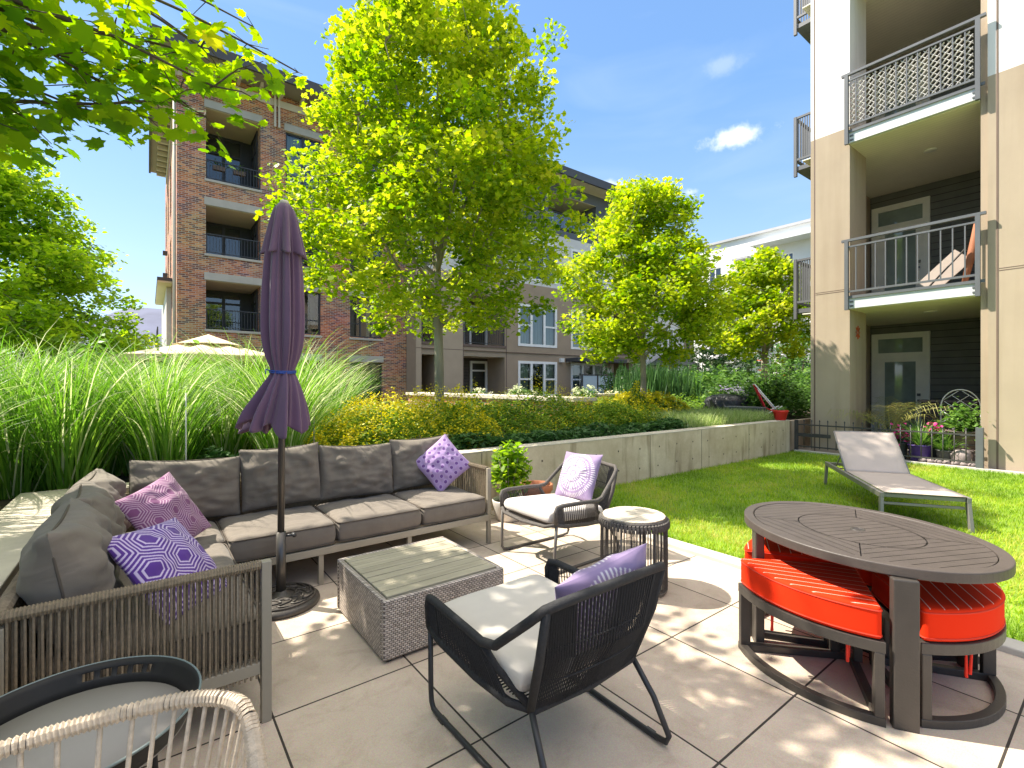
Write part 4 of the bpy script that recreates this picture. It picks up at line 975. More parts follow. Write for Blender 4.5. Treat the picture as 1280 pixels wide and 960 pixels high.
# tall ornamental grass
def tall_grass():
    np.random.seed(3); rg = np.random; B = []; AZ = []; LN = []; LE = []; TI = []
    cl = []
    for gx in np.arange(-5.4, 1.15, .50):
        for gy in np.arange(4.95, 8.2, .55):
            x, y = gx+rg.uniform(-.15, .15), gy+rg.uniform(-.15, .15)
            if x > .55+.10*(y-5)*2: continue
            cl.append((x, y))
    for gx in np.arange(-3.9, -.95, .55):
        for gy in np.arange(1.0, 4.6, .55): 
            if gx > -1.3 and gy < 3.2: continue
            cl.append((gx+rg.uniform(-.15, .15), gy+rg.uniform(-.15, .15)))
    for (x, y) in cl:
        if abs(dep(x, y)) > 9 : k = 170
        else: k = 330
        hh = rg.uniform(.80, 1.04)
        a = rg.rand(k)*6.283; r = .16*np.sqrt(rg.rand(k)); B.append(np.stack([x+r*np.cos(a), y+r*np.sin(a), np.full(k, .58)], 1))
        AZ.append(a+rg.normal(scale=.5, size=k)); LN.append(.04+.42*rg.rand(k)**1.3); LE.append(hh*rg.uniform(.75, 1.5, k)); TI.append(np.clip(rg.uniform(.35, .65)+.22*rg.randn(k)+(rg.rand(k) < .17)*.45, 0, 1))
    B = np.concatenate(B); AZ = np.concatenate(AZ); LN = np.concatenate(LN); LE = np.concatenate(LE); TI = np.concatenate(TI)
    o = blades('tall_grass', B, LE, rg.uniform(.006, .018, len(B)), LM['tallgrass'], TI, AZ, LN, seg=8, droop=.98)
    tag(o, 'tall arching ornamental grass filling the planter behind the sofa', 'grass', None, 'stuff')
tall_grass()
def grass_clump(x, y, h, k, label, seed, name='ornamental_grass'):
    np.random.seed(seed); rg = np.random; root = thing(name, label, 'ornamental grass', (x, y, .58))
    a = rg.rand(k)*6.283; r = .15*np.sqrt(rg.rand(k)); B = np.stack([r*np.cos(a), r*np.sin(a), np.zeros(k)], 1)
    blades('foliage', B, h*rg.uniform(.7, 1.25, k), rg.uniform(.006, .017, k), LM['tallgrass'], np.clip(.5+.2*rg.randn(k)+(rg.rand(k) < .28)*.5, 0, 1), a+rg.normal(scale=.4, size=k), .05+.45*rg.rand(k), seg=8, parent=root, droop=1.05)
grass_clump(1.05, 5.05, 1.15, 520, 'arching grass clump directly behind the middle sofa cushions', 21)
grass_clump(1.25, 5.95, 1.35, 520, 'tall arching grass clump right of the purple umbrella, behind the front clump', 22)
grass_clump(1.95, 6.75, 1.3, 480, 'arching grass clump left of the maple trunk', 23)
grass_clump(.95, 6.9, 1.45, 480, 'tall grass clump behind the purple umbrella, below the brick building windows', 24)

def mound(name, label, cat, x0, x1, y0, y1, h, n, size, tmpl, mat, tlo, thi, seed, z0=.6, kind='stuff', flat=.5, flowers=None, parent=None, edge=.25, cup=.15):
    np.random.seed(seed); rg = np.random
    x = rg.uniform(x0, x1, n); y = rg.uniform(y0, y1, n)
    nz = np.array([mnoise.noise(Vector((a*1.6, b*1.6, seed))) for a, b in zip(x, y)]); nz2 = np.array([mnoise.noise(Vector((a*5, b*5, seed))) for a, b in zip(x, y)])
    ex = np.minimum(np.minimum(x-x0, x1-x), np.minimum(y-y0, y1-y)); ed = np.clip(ex/edge, 0, 1)**.5
    ht = np.maximum(.15*h, h*(1+.85*nz+.45*nz2))*ed; z = z0+ht*(1-rg.rand(n)**2*.85)
    tint = np.clip((tlo+thi)/2+(thi-tlo)/2*(nz2*1.2+.6*rg.randn(n)), 0, 1)
    o = leaves(name, np.stack([x, y, z], 1), size, tmpl, mat, tint, parent, flat=flat, cup=cup)
    if not parent: tag(o, label, cat, None, kind)
    if flowers:
        fm, fn, fs, top = flowers; ii = rg.choice(n, fn); P_ = np.stack([x[ii], y[ii], z0+ht[ii]*(1+top*rg.rand(fn))], 1)+rg.normal(scale=.012, size=(fn, 3))
        m_ = nz2[ii]+.4*rg.randn(fn) > -.15; P_ = P_[m_]
        leaves('blossom', P_, fs, DISC, fm, rg.rand(len(P_)), o, flat=.4, cup=0)
    return o
mound('flowering_groundcover', 'bright yellow flowering lady\'s mantle behind the right half of the sofa', 'flowers', 1.15, 3.6, 4.8, 6.1, .38, 12000, .055, OVAL, LM['lime'], .4, 1.0, 31, flowers=(LM['yellow'], 24000, .020, .42), edge=.4)
mound('leafy_groundcover', 'low dark green leaves spilling along the concrete planter wall', 'ground cover', .3, 7.4, 4.60, 5.25, .15, 9000, .075, OVAL, LM['dark'], .3, .95, 32, edge=.12)
mound('yellow_green_shrubbery', 'olive and yellow flowering bushes behind the wall below the second maple', 'shrubs', 3.3, 7.6, 5.15, 6.6, .42, 22000, .05, OVAL, LM['lime'], .2, .9, 33, flowers=(LM['yellow'], 11000, .018, .35), edge=.4)
mound('flowering_groundcover', 'yellow flowering patch beside the pale meadow grass at the far end of the planter', 'flowers', 7.6, 9.6, 5.9, 7.0, .42, 6000, .07, OVAL, LM['mid'], .3, .8, 34, flowers=(LM['yellow'], 8000, .034, .25))
mound('low_shrubbery', 'mixed low green planting around the maple trunks', 'shrubs', 2.2, 12.5, 6.5, 9.2, .35, 16000, .08, OVAL, LM['lime'], .1, .7, 35)
def meadow():
    np.random.seed(8); rg = np.random; n = 16000
    x = rg.uniform(7.2, 10.4, n); y = rg.uniform(4.62, 6.2, n); B = np.stack([x, y, np.full(n, .6)], 1)
    o = blades('meadow_grass', B, rg.uniform(.14, .34, n), np.full(n, .006), LM['meadow'], np.clip(.5+.3*rg.randn(n), 0, 1), rg.rand(n)*6.28, .1+.5*rg.rand(n), seg=3, droop=.5)
    tag(o, 'pale wispy meadow grass at the far end of the concrete planter', 'grass', None, 'stuff')
meadow()
mound('hedge', 'dark green strappy hedge along the terrace of the taupe building', 'hedge', 15.6, 26, 12, 14.5, 1.15, 18000, .22, LONG, LM['dark'], .2, .95, 36, flat=.1)
mound('shrubbery', 'mixed shrubs in front of the white building', 'shrubs', 14, 30, 7.2, 10.2, .9, 22000, .16, OVAL, LM['mid'], .1, .8, 37)
mound('shrubbery', 'green bushes beside the left edge of the beige building', 'shrubs', 11.2, 14.5, 4.7, 7.0, .75, 9000, .10, OVAL, LM['mid'], .1, .8, 38)
mound('back_planting', 'dense green planting far back at the left behind the tall grass', 'shrubs', -12, 1, 8.5, 12.5, 1.0, 15000, .12, OVAL, LM['mid'], .2, .8, 39)
# hydrangeas in front of the far terraces
k = 0
for (px, d, w_, lab) in ((598, 15.5, .75, 'pale pink flowering hydrangea left of the patio door of the taupe building'), (652, 15, .8, 'cream white hydrangea right of the patio door of the taupe building'),
                       (732, 15.5, .8, 'cream white hydrangea in front of the frosted screen'), (762, 16, .6, 'pink tinged hydrangea right of the frosted screen'), (786, 17.5, .9, 'green white hydrangea left of the second maple trunk'), (574, 14.2, .5, 'small pale flowering bush right of the large maple trunk')):
    r = (px-640)/600; X, Y = d*(.6046+.7965*r), d*(.7965-.6046*r)
    root = thing('hydrangea_bush', lab, 'shrub', (X, Y, .6))
    np.random.seed(50+k); n = 1100; P_ = np.random.normal(size=(n, 3)); P_ /= np.linalg.norm(P_, axis=1)[:, None]; P_[:, 2] = np.abs(P_[:, 2]); P_ *= (np.random.rand(n)**.4)[:, None]*np.array([w_*.7, w_*.7, w_*.85])
    leaves('foliage', P_, .13, OVAL, LM['mid'], np.random.rand(n)*.7, root)
    F_ = []
    for _ in range(26):
        v = np.random.normal(size=3); v /= np.linalg.norm(v); v[2] = abs(v[2]); v *= np.array([w_*.72, w_*.72, w_*.92]); F_ += [v+np.random.normal(scale=.045, size=3) for _ in range(26)]
    leaves('blossom', np.array(F_), .05, DISC, LM['pale'], np.clip(np.random.rand(len(F_))*.6+(.4 if 'pink' in lab else .1), 0, 1), root); k += 1
# strappy dark shrub by the porch
root = thing('yucca_shrub', 'tall dark pointed shrub right of the second maple trunk', 'shrub', (13.6, 9.9, .6)); np.random.seed(71); n = 900
blades('foliage', np.random.normal(scale=.35, size=(n, 3))*np.array([1.6, 1.6, 0])+np.array([0, 0, .0]), np.random.uniform(.8, 1.7, n), np.full(n, .05), LM['dark'], np.clip(.5+.3*np.random.randn(n), 0, 1), np.random.rand(n)*6.28, np.random.rand(n)*.25, seg=3, parent=root, droop=.2)
# small trees in front of the white building
for i, (px, d, h_, lab, mt) in enumerate(((905, 26, 4.2, 'sparse dark layered tree in front of the white building, right of the taupe end wall', 'dark'), (878, 28, 3.9, 'light green small tree beside the taupe end wall', 'mid'),
        (985, 27, 4.4, 'dark small tree under the small maple crown near the beige building', 'dark'), (940, 31, 4.0, 'pale green small tree left of the small maple trunk', 'mid'), (1003, 24, 3.4, 'bushy small tree against the edge of the beige building', 'mid'))):
    r = (px-640)/600
    crown_tree('small_tree', lab, (d*(.6046+.7965*r), d*(.7965-.6046*r), .4), 1.2, .05, [(.8, .5), (1.6, 1.4), (2.6, 1.5), (3.4, 1.0), (h_, .2)], 60, 32, .38, .16, OVAL, LM[mt], M['bark_dark'], 80+i, limbs=5)
root = thing('lavender_bush', 'lavender in bloom behind the red chair', 'plant', (12.6, 6.35, .6)); np.random.seed(72); n = 1300
Bp = np.random.uniform(-1, 1, (n, 3))*np.array([.8, .45, 0]); blades('foliage', Bp, np.random.uniform(.35, .7, n), np.full(n, .012), LM['meadow'], np.random.rand(n)*.6, np.random.rand(n)*6.28, np.random.rand(n)*.45, seg=2, parent=root, droop=.15)
P_ = np.concatenate([Bp[:900]+np.random.normal(scale=.08, size=(900, 3))+np.array([0, 0, z]) for z in (.58, .66)]); leaves('blossom', P_, .045, OVAL, LM['lavender'], np.random.rand(len(P_)), root)
root = thing('rose_bush', 'climbing rose with red and orange blooms left of the beige building', 'shrub', (11.9, 5.3, .6)); np.random.seed(73); n = 2200
P_ = np.random.normal(size=(n, 3))*np.array([.28, .3, .34])+np.array([0, 0, .62]); leaves('foliage', P_, .08, OVAL, LM['mid'], np.random.rand(n)*.9, root)
st = MB()
for i in range(7):
    a = i*.9; st.tube([(.1*math.cos(a), .1*math.sin(a), 0), (.2*math.cos(a), .2*math.sin(a), .6), (.35*math.cos(a), .35*math.sin(a), 1.2)], [.012, .009, .004], 5)
st.build('stem', M['bark_dark'], root)
m = MB()
M['bloom_red'] = pm('red_bloom', (.70, .10, .03), .7, .2)
for (x, y, z) in ((-.25, .25, 1.35), (.2, -.1, 1.0), (-.1, .3, 1.12)):
    for j in range(9): 
        a = j*.7; m.add([(x, y, z), (x+.07*math.cos(a), y+.07*math.sin(a), z+.03), (x+.07*math.cos(a+.6), y+.07*math.sin(a+.6), z+.02)], [(0, 1, 2)])
m.build('blossom', M['bloom_red'], root)
# bright groundcover patch at the left wall
mound('leafy_plant', 'bright yellow green leafy plant at the left edge beside the short planter wall', 'plant', -1.5, -.72, 2.7, 4.0, .22, 1200, .07, OVAL, LM['maple'], .5, .9, 40, z0=.58, kind=None)

# low brick planter wall with a stone cap
t = thing('brick_planter_wall', 'low brick garden wall with pale stone cap behind the flowering bushes', 'wall', (6.2, 6.3, .5))
m = MB(); m.box(0, .5, 0, 7.0, 0, .57); m.build('wall_body', M['brick'], t)
m = MB(); m.box(-.06, .56, -.06, 7.06, .57, .65); m.build('cap', M['stone_light'] if 'stone_light' in M else M['concrete_cap'], t, bevel=.01)
t = thing('brick_planter_wall', 'further low stone capped wall in front of the frosted screen', 'wall', (11.5, 10.6, .5))
m = MB(); m.box(0, 7, 0, .4, 0, .5); m.build('wall_body', M['brick'], t)
m = MB(); m.box(-.05, 7.05, -.05, .45, .5, .58); m.build('cap', M['concrete_cap'], t, bevel=.01)
m = MB(); m.bar((0, 0, 0), (.0, 0, .52), .022, .022); o = m.build('garden_stake', M['pale_wood']); o.location = (2.15, 5.35, .6); tag(o, 'thin pale wooden stake standing in the yellow flowers', 'stake')
m = MB(); m.tube([(0, 0, 0), (0, 0, .75)], .006, 6); o = m.build('garden_stake', M['lamp_white']); o.location = (.25, 4.75, .58); tag(o, 'thin white stake in the tall grass above the corner cushions', 'stake')
m = MB(); m.tube([(0, 0, 0), (0, 0, .75)], .006, 6); o = m.build('garden_stake', M['slat_wood']); o.location = (1.28, 4.85, .58); tag(o, 'thin grey stake in the grass just right of the purple umbrella', 'stake')
# ------------------------------------------------------------------ soft shapes
def superbox(w, d, h, nx=30, ny=30, p=20.0, q=.32, crown=.015, wr=.004, seed=0, side_rows=3):
    """seat cushion: rounded box with slightly domed top, w x d x h centred, bottom at z=0"""
    m = MB(); 
    def edge(u): return u
    us = np.sin(np.linspace(-1, 1, nx)*math.pi/2); vs_ = np.sin(np.linspace(-1, 1, ny)*math.pi/2)
    V = []
    for s in (1, -1):
        for v in vs_:
            for u in us:
                f = max(0.0, (1-abs(u)**p))*max(0.0, (1-abs(v)**p)); f = f**q
                k = 1-.02*(1-abs(u)**2)*0
                x = u*w/2*(1-.035*abs(u*v)**6); y = v*d/2*(1-.035*abs(u*v)**6)
                n1 = mnoise.noise(Vector((x*6+seed*7, y*6, s*3)))*wr*2+mnoise.noise(Vector((x*17, y*13+seed*3, s)))*wr
                cr = crown*(1-u*u)*(1-v*v)
                z = h/2+s*(h/2*f+ (cr if s > 0 else 0)+n1*f)
                V.append((x, y, z))
    F = []
    N_ = nx*ny
    for j in range(ny-1):
        for i in range(nx-1):
            a = j*nx+i; F.append((a, a+1, a+nx+1, a+nx)); F.append((N_+a, N_+a+nx, N_+a+nx+1, N_+a+1))
    m.add(V, F, True); return m
def cushion(name, w, d, h, mat, parent, loc, rot=(0, 0, 0), seed=0, piping=True, crown=.015, wr=.004, pipmat=None, p=20.0, q=.32, n=30):
    o = superbox(w, d, h, n, n, p, q, crown, wr, seed).build(name, mat, parent); o.location = loc; o.rotation_euler = rot
    if piping:
        m = MB(); r = .0045
        for z in (h*.9, h*.1):
            pts = []
            for k in range(48):
                a = 2*math.pi*k/48; c_, s_ = math.cos(a), math.sin(a); e = 2/16
                pts.append((math.copysign(abs(c_)**e, c_)*w/2*.985, math.copysign(abs(s_)**e, s_)*d/2*.985, z))
            m.tube(pts, r, 6, closed=True)
        m.build('piping', pipmat or M['piping'], o)
    return o
def pillow(name, w, h, t, mat, parent, loc, rot, seed=0, pattern=None, n=40, corner=.10, wr=.01, power=2.2, q=.5, sag=0, base=None):
    """knife-edge pillow in its local XY plane (y up), thickness along z"""
    V = []; cols = []
    for s in (1, -1):
        for j in range(n+1):
            for i in range(n+1):
                u, v = -1+2*i/n, -1+2*j/n
                f = (max(0, 1-abs(u)**power)*max(0, 1-abs(v)**power))**q
                x = u*w/2*(1-corner*(1-v*v)*.5); y = v*h/2*(1-corner*(1-u*u)*.5)
                n1 = mnoise.noise(Vector((u*2.2+seed*5, v*2.2, s*2+seed)))*wr*1.6+mnoise.noise(Vector((u*5+seed, v*5, s)))*wr*.7
                crease = -sag*math.exp(-((abs(u)-.82)**2+(abs(v)-.82)**2)*9)
                V.append((x, y-(sag*.5*(1-u*u)*(v+1)/2), s*(t/2*f+(n1+crease)*f)))
                if pattern: cols.append(pattern(u, v, s))
    N_ = (n+1)**2; F = []
    for j in range(n):
        for i in range(n):
            a = j*(n+1)+i; F.append((a, a+1, a+n+2, a+n+1)); F.append((N_+a, N_+a+n+1, N_+a+n+2, N_+a+1))
    me = bpy.data.meshes.new(name); me.from_pydata(V, [], F); me.polygons.foreach_set('use_smooth', [True]*len(F))
    if pattern:
        ca = me.color_attributes.new('Col', 'FLOAT_COLOR', 'POINT'); ca.data.foreach_set('color', np.array([(*c, 1) for c in cols], dtype=np.float32).reshape(-1))
    me.materials.append(mat); o = mesh_obj(name, me, parent); o.location = loc; o.rotation_euler = rot
    return o
def back_cushion(w, h, t, parent, loc, rot, seed):
    """sofa back cushion: plump block with a gusset round the sides"""
    root = pillow('back_cushion', w, h, t, M['sofa_cloth'], parent, loc, rot, seed, n=40, corner=.07, wr=.024, power=3.4, q=.38, sag=.035)
    m = MB()
    pts = []
    for k in range(64):
        a = 2*math.pi*k/64; c_, s_ = math.cos(a), math.sin(a); e = 2/7
        u = math.copysign(abs(c_)**e, c_); v = math.copysign(abs(s_)**e, s_)
        pts.append((u*w/2*(1-.025*(1-v*v))*.985, v*h/2*(1-.025*(1-u*u))*.985-(.015*(1-u*u)*(v+1)/2), t*.22*0))
    m.tube(pts, .005, 6, closed=True); m.build('piping', M['piping'], root)
    return root

# ------------------------------------------------------------------ corner sofa
def rope_panel(parent, A, B, z0, z1, n, mat, r=.0045, name='rope_weave', amp=.012):
    m = MB(); A = Vector(A); B = Vector(B); d = (B-A); nrm = Vector((-d.y, d.x, 0)).normalized(); rr = random.Random(n)
    for i in range(n):
        p = A+d*((i+.5)/n); 
        off = nrm*(.011 if i % 2 else -.011)
        m.tube([p+off+Vector((0, 0, z0)), p+off*1.1+Vector((rr.uniform(-.0015, .0015), 0, (z0+z1)/2)), p+off+Vector((0, 0, z1-.005))], r, 5, caps=False)
    m.build(name, mat, parent)
    m = MB(); k = int(d.length/.0098)     # rope wound round the top rail
    for i in range(k):
        p = A+d*((i+.5)/k)+Vector((0, 0, z1)); pts = []
        for j in range(8):
            a = j*math.pi/4; pts.append(p+nrm*.021*math.cos(a)+Vector((0, 0, .017*math.sin(a))))
        m.tube(pts, .0052, 4, closed=True)
    m.build('wrapped_rail', mat, parent)
def sofa():
    root = thing('corner_sofa', 'L-shaped outdoor sofa with taupe cushions and rope sided frame along the planter walls', 'sofa', (0, 3.4, 0))
    Y = lambda y: y-3.4
    z0 = .205; f = MB()
    # seat rails
    f.box(.37, 2.39, Y(3.47), Y(3.51), z0, z0+.05); f.box(-.40, 2.39, Y(4.24), Y(4.28), z0, z0+.05); f.box(-.40, -.36, Y(2.22), Y(4.24), z0, z0+.05)
    f.box(.37, .41, Y(2.22), Y(3.47), z0, z0+.05); f.box(-.36, .37, Y(2.20), Y(2.24), z0, z0+.05); f.box(2.37, 2.41, Y(3.51), Y(4.24), z0, z0+.05)
    for x in (.9, 1.4, 1.9): f.box(x, x+.03, Y(3.51), Y(4.24), z0+.01, z0+.04)
    f.box(-.36, 2.35, Y(3.6), Y(4.2), z0+.035, z0+.045); f.box(-.35, .36, Y(2.26), Y(3.6), z0+.034, z0+.044)
    f.box(2.372, 2.408, Y(3.475), Y(3.505), z0+.05, .66); f.box(2.372, 2.408, Y(4.245), Y(4.275), z0+.05, .66)
    f.box(.374, .412, Y(2.195), Y(2.235), 0, .665); f.box(-.40, -.365, Y(2.195), Y(2.235), z0+.05, .62)
    f.build('frame', M['sofa_frame'], root, bevel=.003)
    for (x, y) in ((.42, 3.48), (.95, 3.48), (1.62, 3.48), (2.372, 3.475), (2.372, 4.245), (.95, 4.245), (-.39, 4.245), (-.39, 2.2), (.376, 2.9)):
        m = MB(); m.box(x, x+.034, Y(y), Y(y)+.03, 0, z0-.001); m.build('leg', M['sofa_frame'], root, bevel=.002)
    rope_panel(root, (-.385, Y(2.215), 0), (.372, Y(2.215), 0), .19, .652, 74, M['rope_taupe'])
    rope_panel(root, (-.385, Y(2.23), 0), (-.385, Y(4.24), 0), .19, .652, 120, M['rope_taupe'])
    rope_panel(root, (2.39, Y(3.51), 0), (2.39, Y(4.24), 0), .19, .652, 44, M['rope_taupe'])
    m = MB(); m.box(-.383, 2.37, Y(4.262), Y(4.275), z0+.05, .64); m.build('rope_weave', M['rope_taupe'], root)
    # seat cushions
    zs = z0+.05; h = .165
    for i, (x0, x1) in enumerate(((.40, 1.078), (1.082, 1.748), (1.752, 2.365))):
        cushion('seat_cushion', x1-x0, .66, h, M['sofa_cloth'], root, ((x0+x1)/2, Y(3.80), zs), seed=i+1, crown=.018, wr=.005)
    cushion('seat_cushion', .75, .62, h, M['sofa_cloth'], root, (.025, Y(3.80), zs), seed=5, crown=.018, wr=.005)
    for i, (y0, y1) in enumerate(((2.26, 2.872), (2.876, 3.49))):
        cushion('seat_cushion', .73, y1-y0, h, M['sofa_cloth'], root, (.03, Y((y0+y1)/2), zs), seed=7+i, crown=.018, wr=.005)
    # back cushions, long side
    zc = .655
    for i, (x0, x1, hh, tw) in enumerate(((-.10, .555, .44, .05), (.565, 1.125, .47, -.03), (1.125, 1.76, .45, .04), (1.765, 2.355, .46, -.02))):
        back_cushion(x1-x0+.02, hh, .20, root, ((x0+x1)/2, Y(4.115), zc+(hh-.44)/2+(.01 if i % 2 else 0)), (R_(80), R_(tw*60), R_(tw*60)), 11+i)
    # back cushions, left side
    for i, (y0, y1, hh, tw) in enumerate(((2.285, 2.93, .47, 0), (2.93, 3.5, .46, .05), (3.52, 4.05, .42, -.05))):
        back_cushion(y1-y0+.02, hh, .25, root, (-.235, Y((y0+y1)/2), zc+.0), (R_(80), 0, R_(90+tw*60)), 21+i)
    return root
sofa()
# patterned throw pillows
def hexd(x, y): x, y = abs(x), abs(y); return max(x*.5+y*.8660254, x)
def lin(c): return tuple(((v/255)/12.92 if v/255 < .04045 else ((v/255+.055)/1.055)**2.4) for v in c)
PUR, LINE, MAU, MAUL = (.10, .038, .25), (.56, .46, .66), (.22, .075, .19), (.50, .33, .44)
def hexpat(cfill, cline, sc, band=.16, rings=3.2):
    def f(u, v, s):
        x, y = u*sc, v*sc; sx, sy = 1.0, 1.7320508
        ax, ay = (x+50*sx) % sx-sx/2, (y+50*sy) % sy-sy/2; bx, by = (x+50.5*sx) % sx-sx/2, (y+50.5*sy) % sy-sy/2
        d = min(hexd(ax, ay), hexd(bx, by)); t = d*2
        if t < .36: return cfill
        return cline if ((t-.36)*rings/.64*1.0) % 1.0 < .42 else cfill
    return f
def dotpat(u, v, s):
    x, y = u*3.2, v*3.2; dx, dy = (x+40) % 1-.5, (y+40) % 1-.5; d = math.hypot(dx, dy); k = mnoise.noise(Vector((math.floor(x), math.floor(y), 3)))
    base = (.40, .27, .50)
    if d < .24: return (.16, .07, .26) if k > -.1 else (.28, .16, .38)
    return base if d > .33 else (.46, .33, .56)
def medallion(u, v, s):
    r = math.hypot(u*1.0, v*1.0); a = math.atan2(v, u); base = (.27, .20, .34); w_ = (.62, .58, .62)
    if r < .10: return w_ if r > .06 or r < .03 else base
    if r < .16: return base
    if r < .36: return w_ if math.cos(a*22+r*3) > -.35 else base
    if r < .40: return base
    if r < .66:  return w_ if math.cos(a*30) > -.05+(r-.4)*1.2 else base
    if .70 < r < .76: return w_ if math.cos(a*46) > .2 else base
    if .84 < r < .98: return w_ if math.cos(a*64) > .35 else base
    return base
M['pillow'] = attrmat('printed_cloth')
def throw(label, w, pat, loc, rot, seed, t=.15, n=150, group=None):
    o = pillow('throw_pillow', w, w, t, M['pillow'], None, loc, rot, seed, pat, n=n, corner=.12, wr=.012, power=2.0, q=.55)
    return tag(o, label, 'pillow', group)
def facing(nrm, roll=0):
    """euler for a pillow whose local +z points along nrm and local y is up, rolled about nrm"""
    z = Vector(nrm).normalized(); x = Vector((0, 0, 1)).cross(z).normalized(); y = z.cross(x)
    m = Matrix((x, y, z)).transposed() @ Matrix.Rotation(roll, 3, 'Z'); return m.to_euler()
throw('violet pillow with large white hexagon rings leaning on the nearest left cushion', .45, hexpat(PUR, LINE, 1.35), (.085, 2.62, .59), facing((.70, -.45, .72), R_(-6)), 1, n=250)
throw('mauve pillow with hexagon rings lying in the corner of the sofa', .44, hexpat(MAU, MAUL, 1.7), (.09, 3.56, .61), facing((.62, -.62, .50), R_(14)), 2, n=250)
throw('lilac pillow with dark purple dots at the right end of the sofa', .40, dotpat, (2.17, 3.92, .665), facing((-.45, -.85, .35), R_(40)), 3)

# ------------------------------------------------------------------ umbrella
def umbrella():
    root = thing('patio_umbrella', 'closed plum purple patio umbrella tied with a blue cord in front of the sofa', 'umbrella', (.675, 3.32, 0))
    b = MB(); b.lathe([(.0, 0), (.225, 0), (.232, .012), (.228, .03), (.205, .045), (.15, .052), (.08, .058), (.04, .075), (.034, .09), (0, .09)], 48); base = b.build('base', M['umb_base'], root)
    d = MB()
    for k in range(12):
        a = k*math.pi/6
        pts = [(.09+.045*t, a+.35*math.sin(t*3.1)) for t in np.linspace(0, 2.4, 9)]
        d.tube([(r*math.cos(q), r*math.sin(q), .058-(r-.08)*.09+.003) for r, q in pts], .0055, 6)
    for r, z in ((.20, .050), (.085, .060)): d.tube([(r*math.cos(a), r*math.sin(a), z) for a in np.linspace(0, 6.283, 41)[:-1]], .006, 6, closed=True)
    d.build('base_ornament', M['umb_base'], base)
    p = MB(); p.tube([(0, 0, .05), (0, 0, .46)], .029, 16); p.build('stand_tube', M['pole'], root)
    p = MB(); p.tube([(.03, 0, .43), (.075, -.01, .43)], .008, 8); p.tube([(.075, -.03, .43), (.075, .01, .43)], .013, 8); p.build('knob', M['black_metal'], root)
    p = MB(); p.tube([(0, 0, .46), (.006, 0, 1.3), (.02, 0, 2.54)], .0205, 14); p.build('pole', M['pole'], root)
    # folded canopy
    Z = [1.13, 1.16, 1.22, 1.30, 1.38, 1.44, 1.475, 1.50, 1.56, 1.64, 1.75, 1.9, 2.05, 2.2, 2.3, 2.38, 2.44, 2.48]
    Rr = [.168, .165, .15, .13, .104, .078, .064, .066, .086, .102, .110, .108, .102, .094, .084, .070, .052, .03]
    A = [.40, .40, .36, .32, .26, .20, .16, .20, .26, .30, .31, .31, .31, .31, .30, .26, .14, .05]
    n = 144; m = MB(); vs = []; rr = random.Random(4); ph = [rr.uniform(-.4, .4) for _ in range(16)]
    for k, (z, r, am) in enumerate(zip(Z, Rr, A)):
        for j in range(n):
            a = 2*math.pi*j/n
            fold = math.cos(8*a+ph[1]+.25*math.sin(z*3))*.55+math.cos(13*a+ph[2]+z*.8)*.3+math.cos(21*a+ph[3]-z*.5)*.25+.2*mnoise.noise(Vector((math.cos(a)*3, math.sin(a)*3, z*1.2)))
            fold = math.copysign(abs(fold)**.8, fold)
            q = r*(1+am*fold); cx = .004+.012*(z-.4)/2; asx = -.06*max(0, (1.45-z)/.32) 
            dz = (-.035*math.cos(8*a+ph[1]) if z < 1.2 else 0)+(.03*math.sin(a*2+1) if z < 1.3 else 0)
            vs.append((cx+asx*.8+q*math.cos(a), asx*-.45+q*math.sin(a), z+dz))
    fs = [(k*n+j, k*n+(j+1) % n, (k+1)*n+(j+1) % n, (k+1)*n+j) for k in range(len(Z)-1) for j in range(n)]
    m.add(vs, fs, True); c_ = m.build('canopy', M['umbrella'], root); subsurf(c_, 1)
    sd = c_.modifiers.new('thick', 'SOLIDIFY'); sd.thickness = .003
    # vent cap
    Z = [2.22, 2.235, 2.30, 2.38, 2.45, 2.51, 2.545, 2.555]; Rr = [.108, .104, .094, .084, .074, .060, .038, .005]; A = [.34, .31, .25, .18, .12, .06, .0, 0]
    m = MB(); vs = []; n = 112
    for z, r, am in zip(Z, Rr, A):
        for j in range(n):
            a = 2*math.pi*j/n; f = math.cos(8*a+.4); f = math.copysign(abs(f)**.7, f); q = r*(1+am*f); vs.append((.02+q*math.cos(a), q*math.sin(a), z-(.012*f if z < 2.25 else 0)))
    fs = [(k*n+j, k*n+(j+1) % n, (k+1)*n+(j+1) % n, (k+1)*n+j) for k in range(len(Z)-1) for j in range(n)]
    m.add(vs, fs, True); v_ = m.build('vent_cap', M['umbrella'], root); v_.modifiers.new('thick', 'SOLIDIFY').thickness = .003
    m = MB(); m.lathe([(0, 2.575), (.022, 2.57), (.03, 2.556), (.026, 2.548)], 16, .02, 0); m.build('finial', M['pale_wood'], root)
    m = MB()
    for z in (1.474, 1.484): m.tube([(.012+(.073+.004*math.cos(9*a))*math.cos(a), (.073+.004*math.cos(9*a))*math.sin(a), z+.006*math.sin(a)) for a in np.linspace(0, 6.283, 37)[:-1]], .0055, 6, closed=True)
    m.tube([(-.06, -.05, 1.478), (-.10, -.07, 1.49), (-.10, -.075, 1.46)], .004, 6)
    m.build('tie_cord', M['blue_cord'], root)
    return root
umbrella()

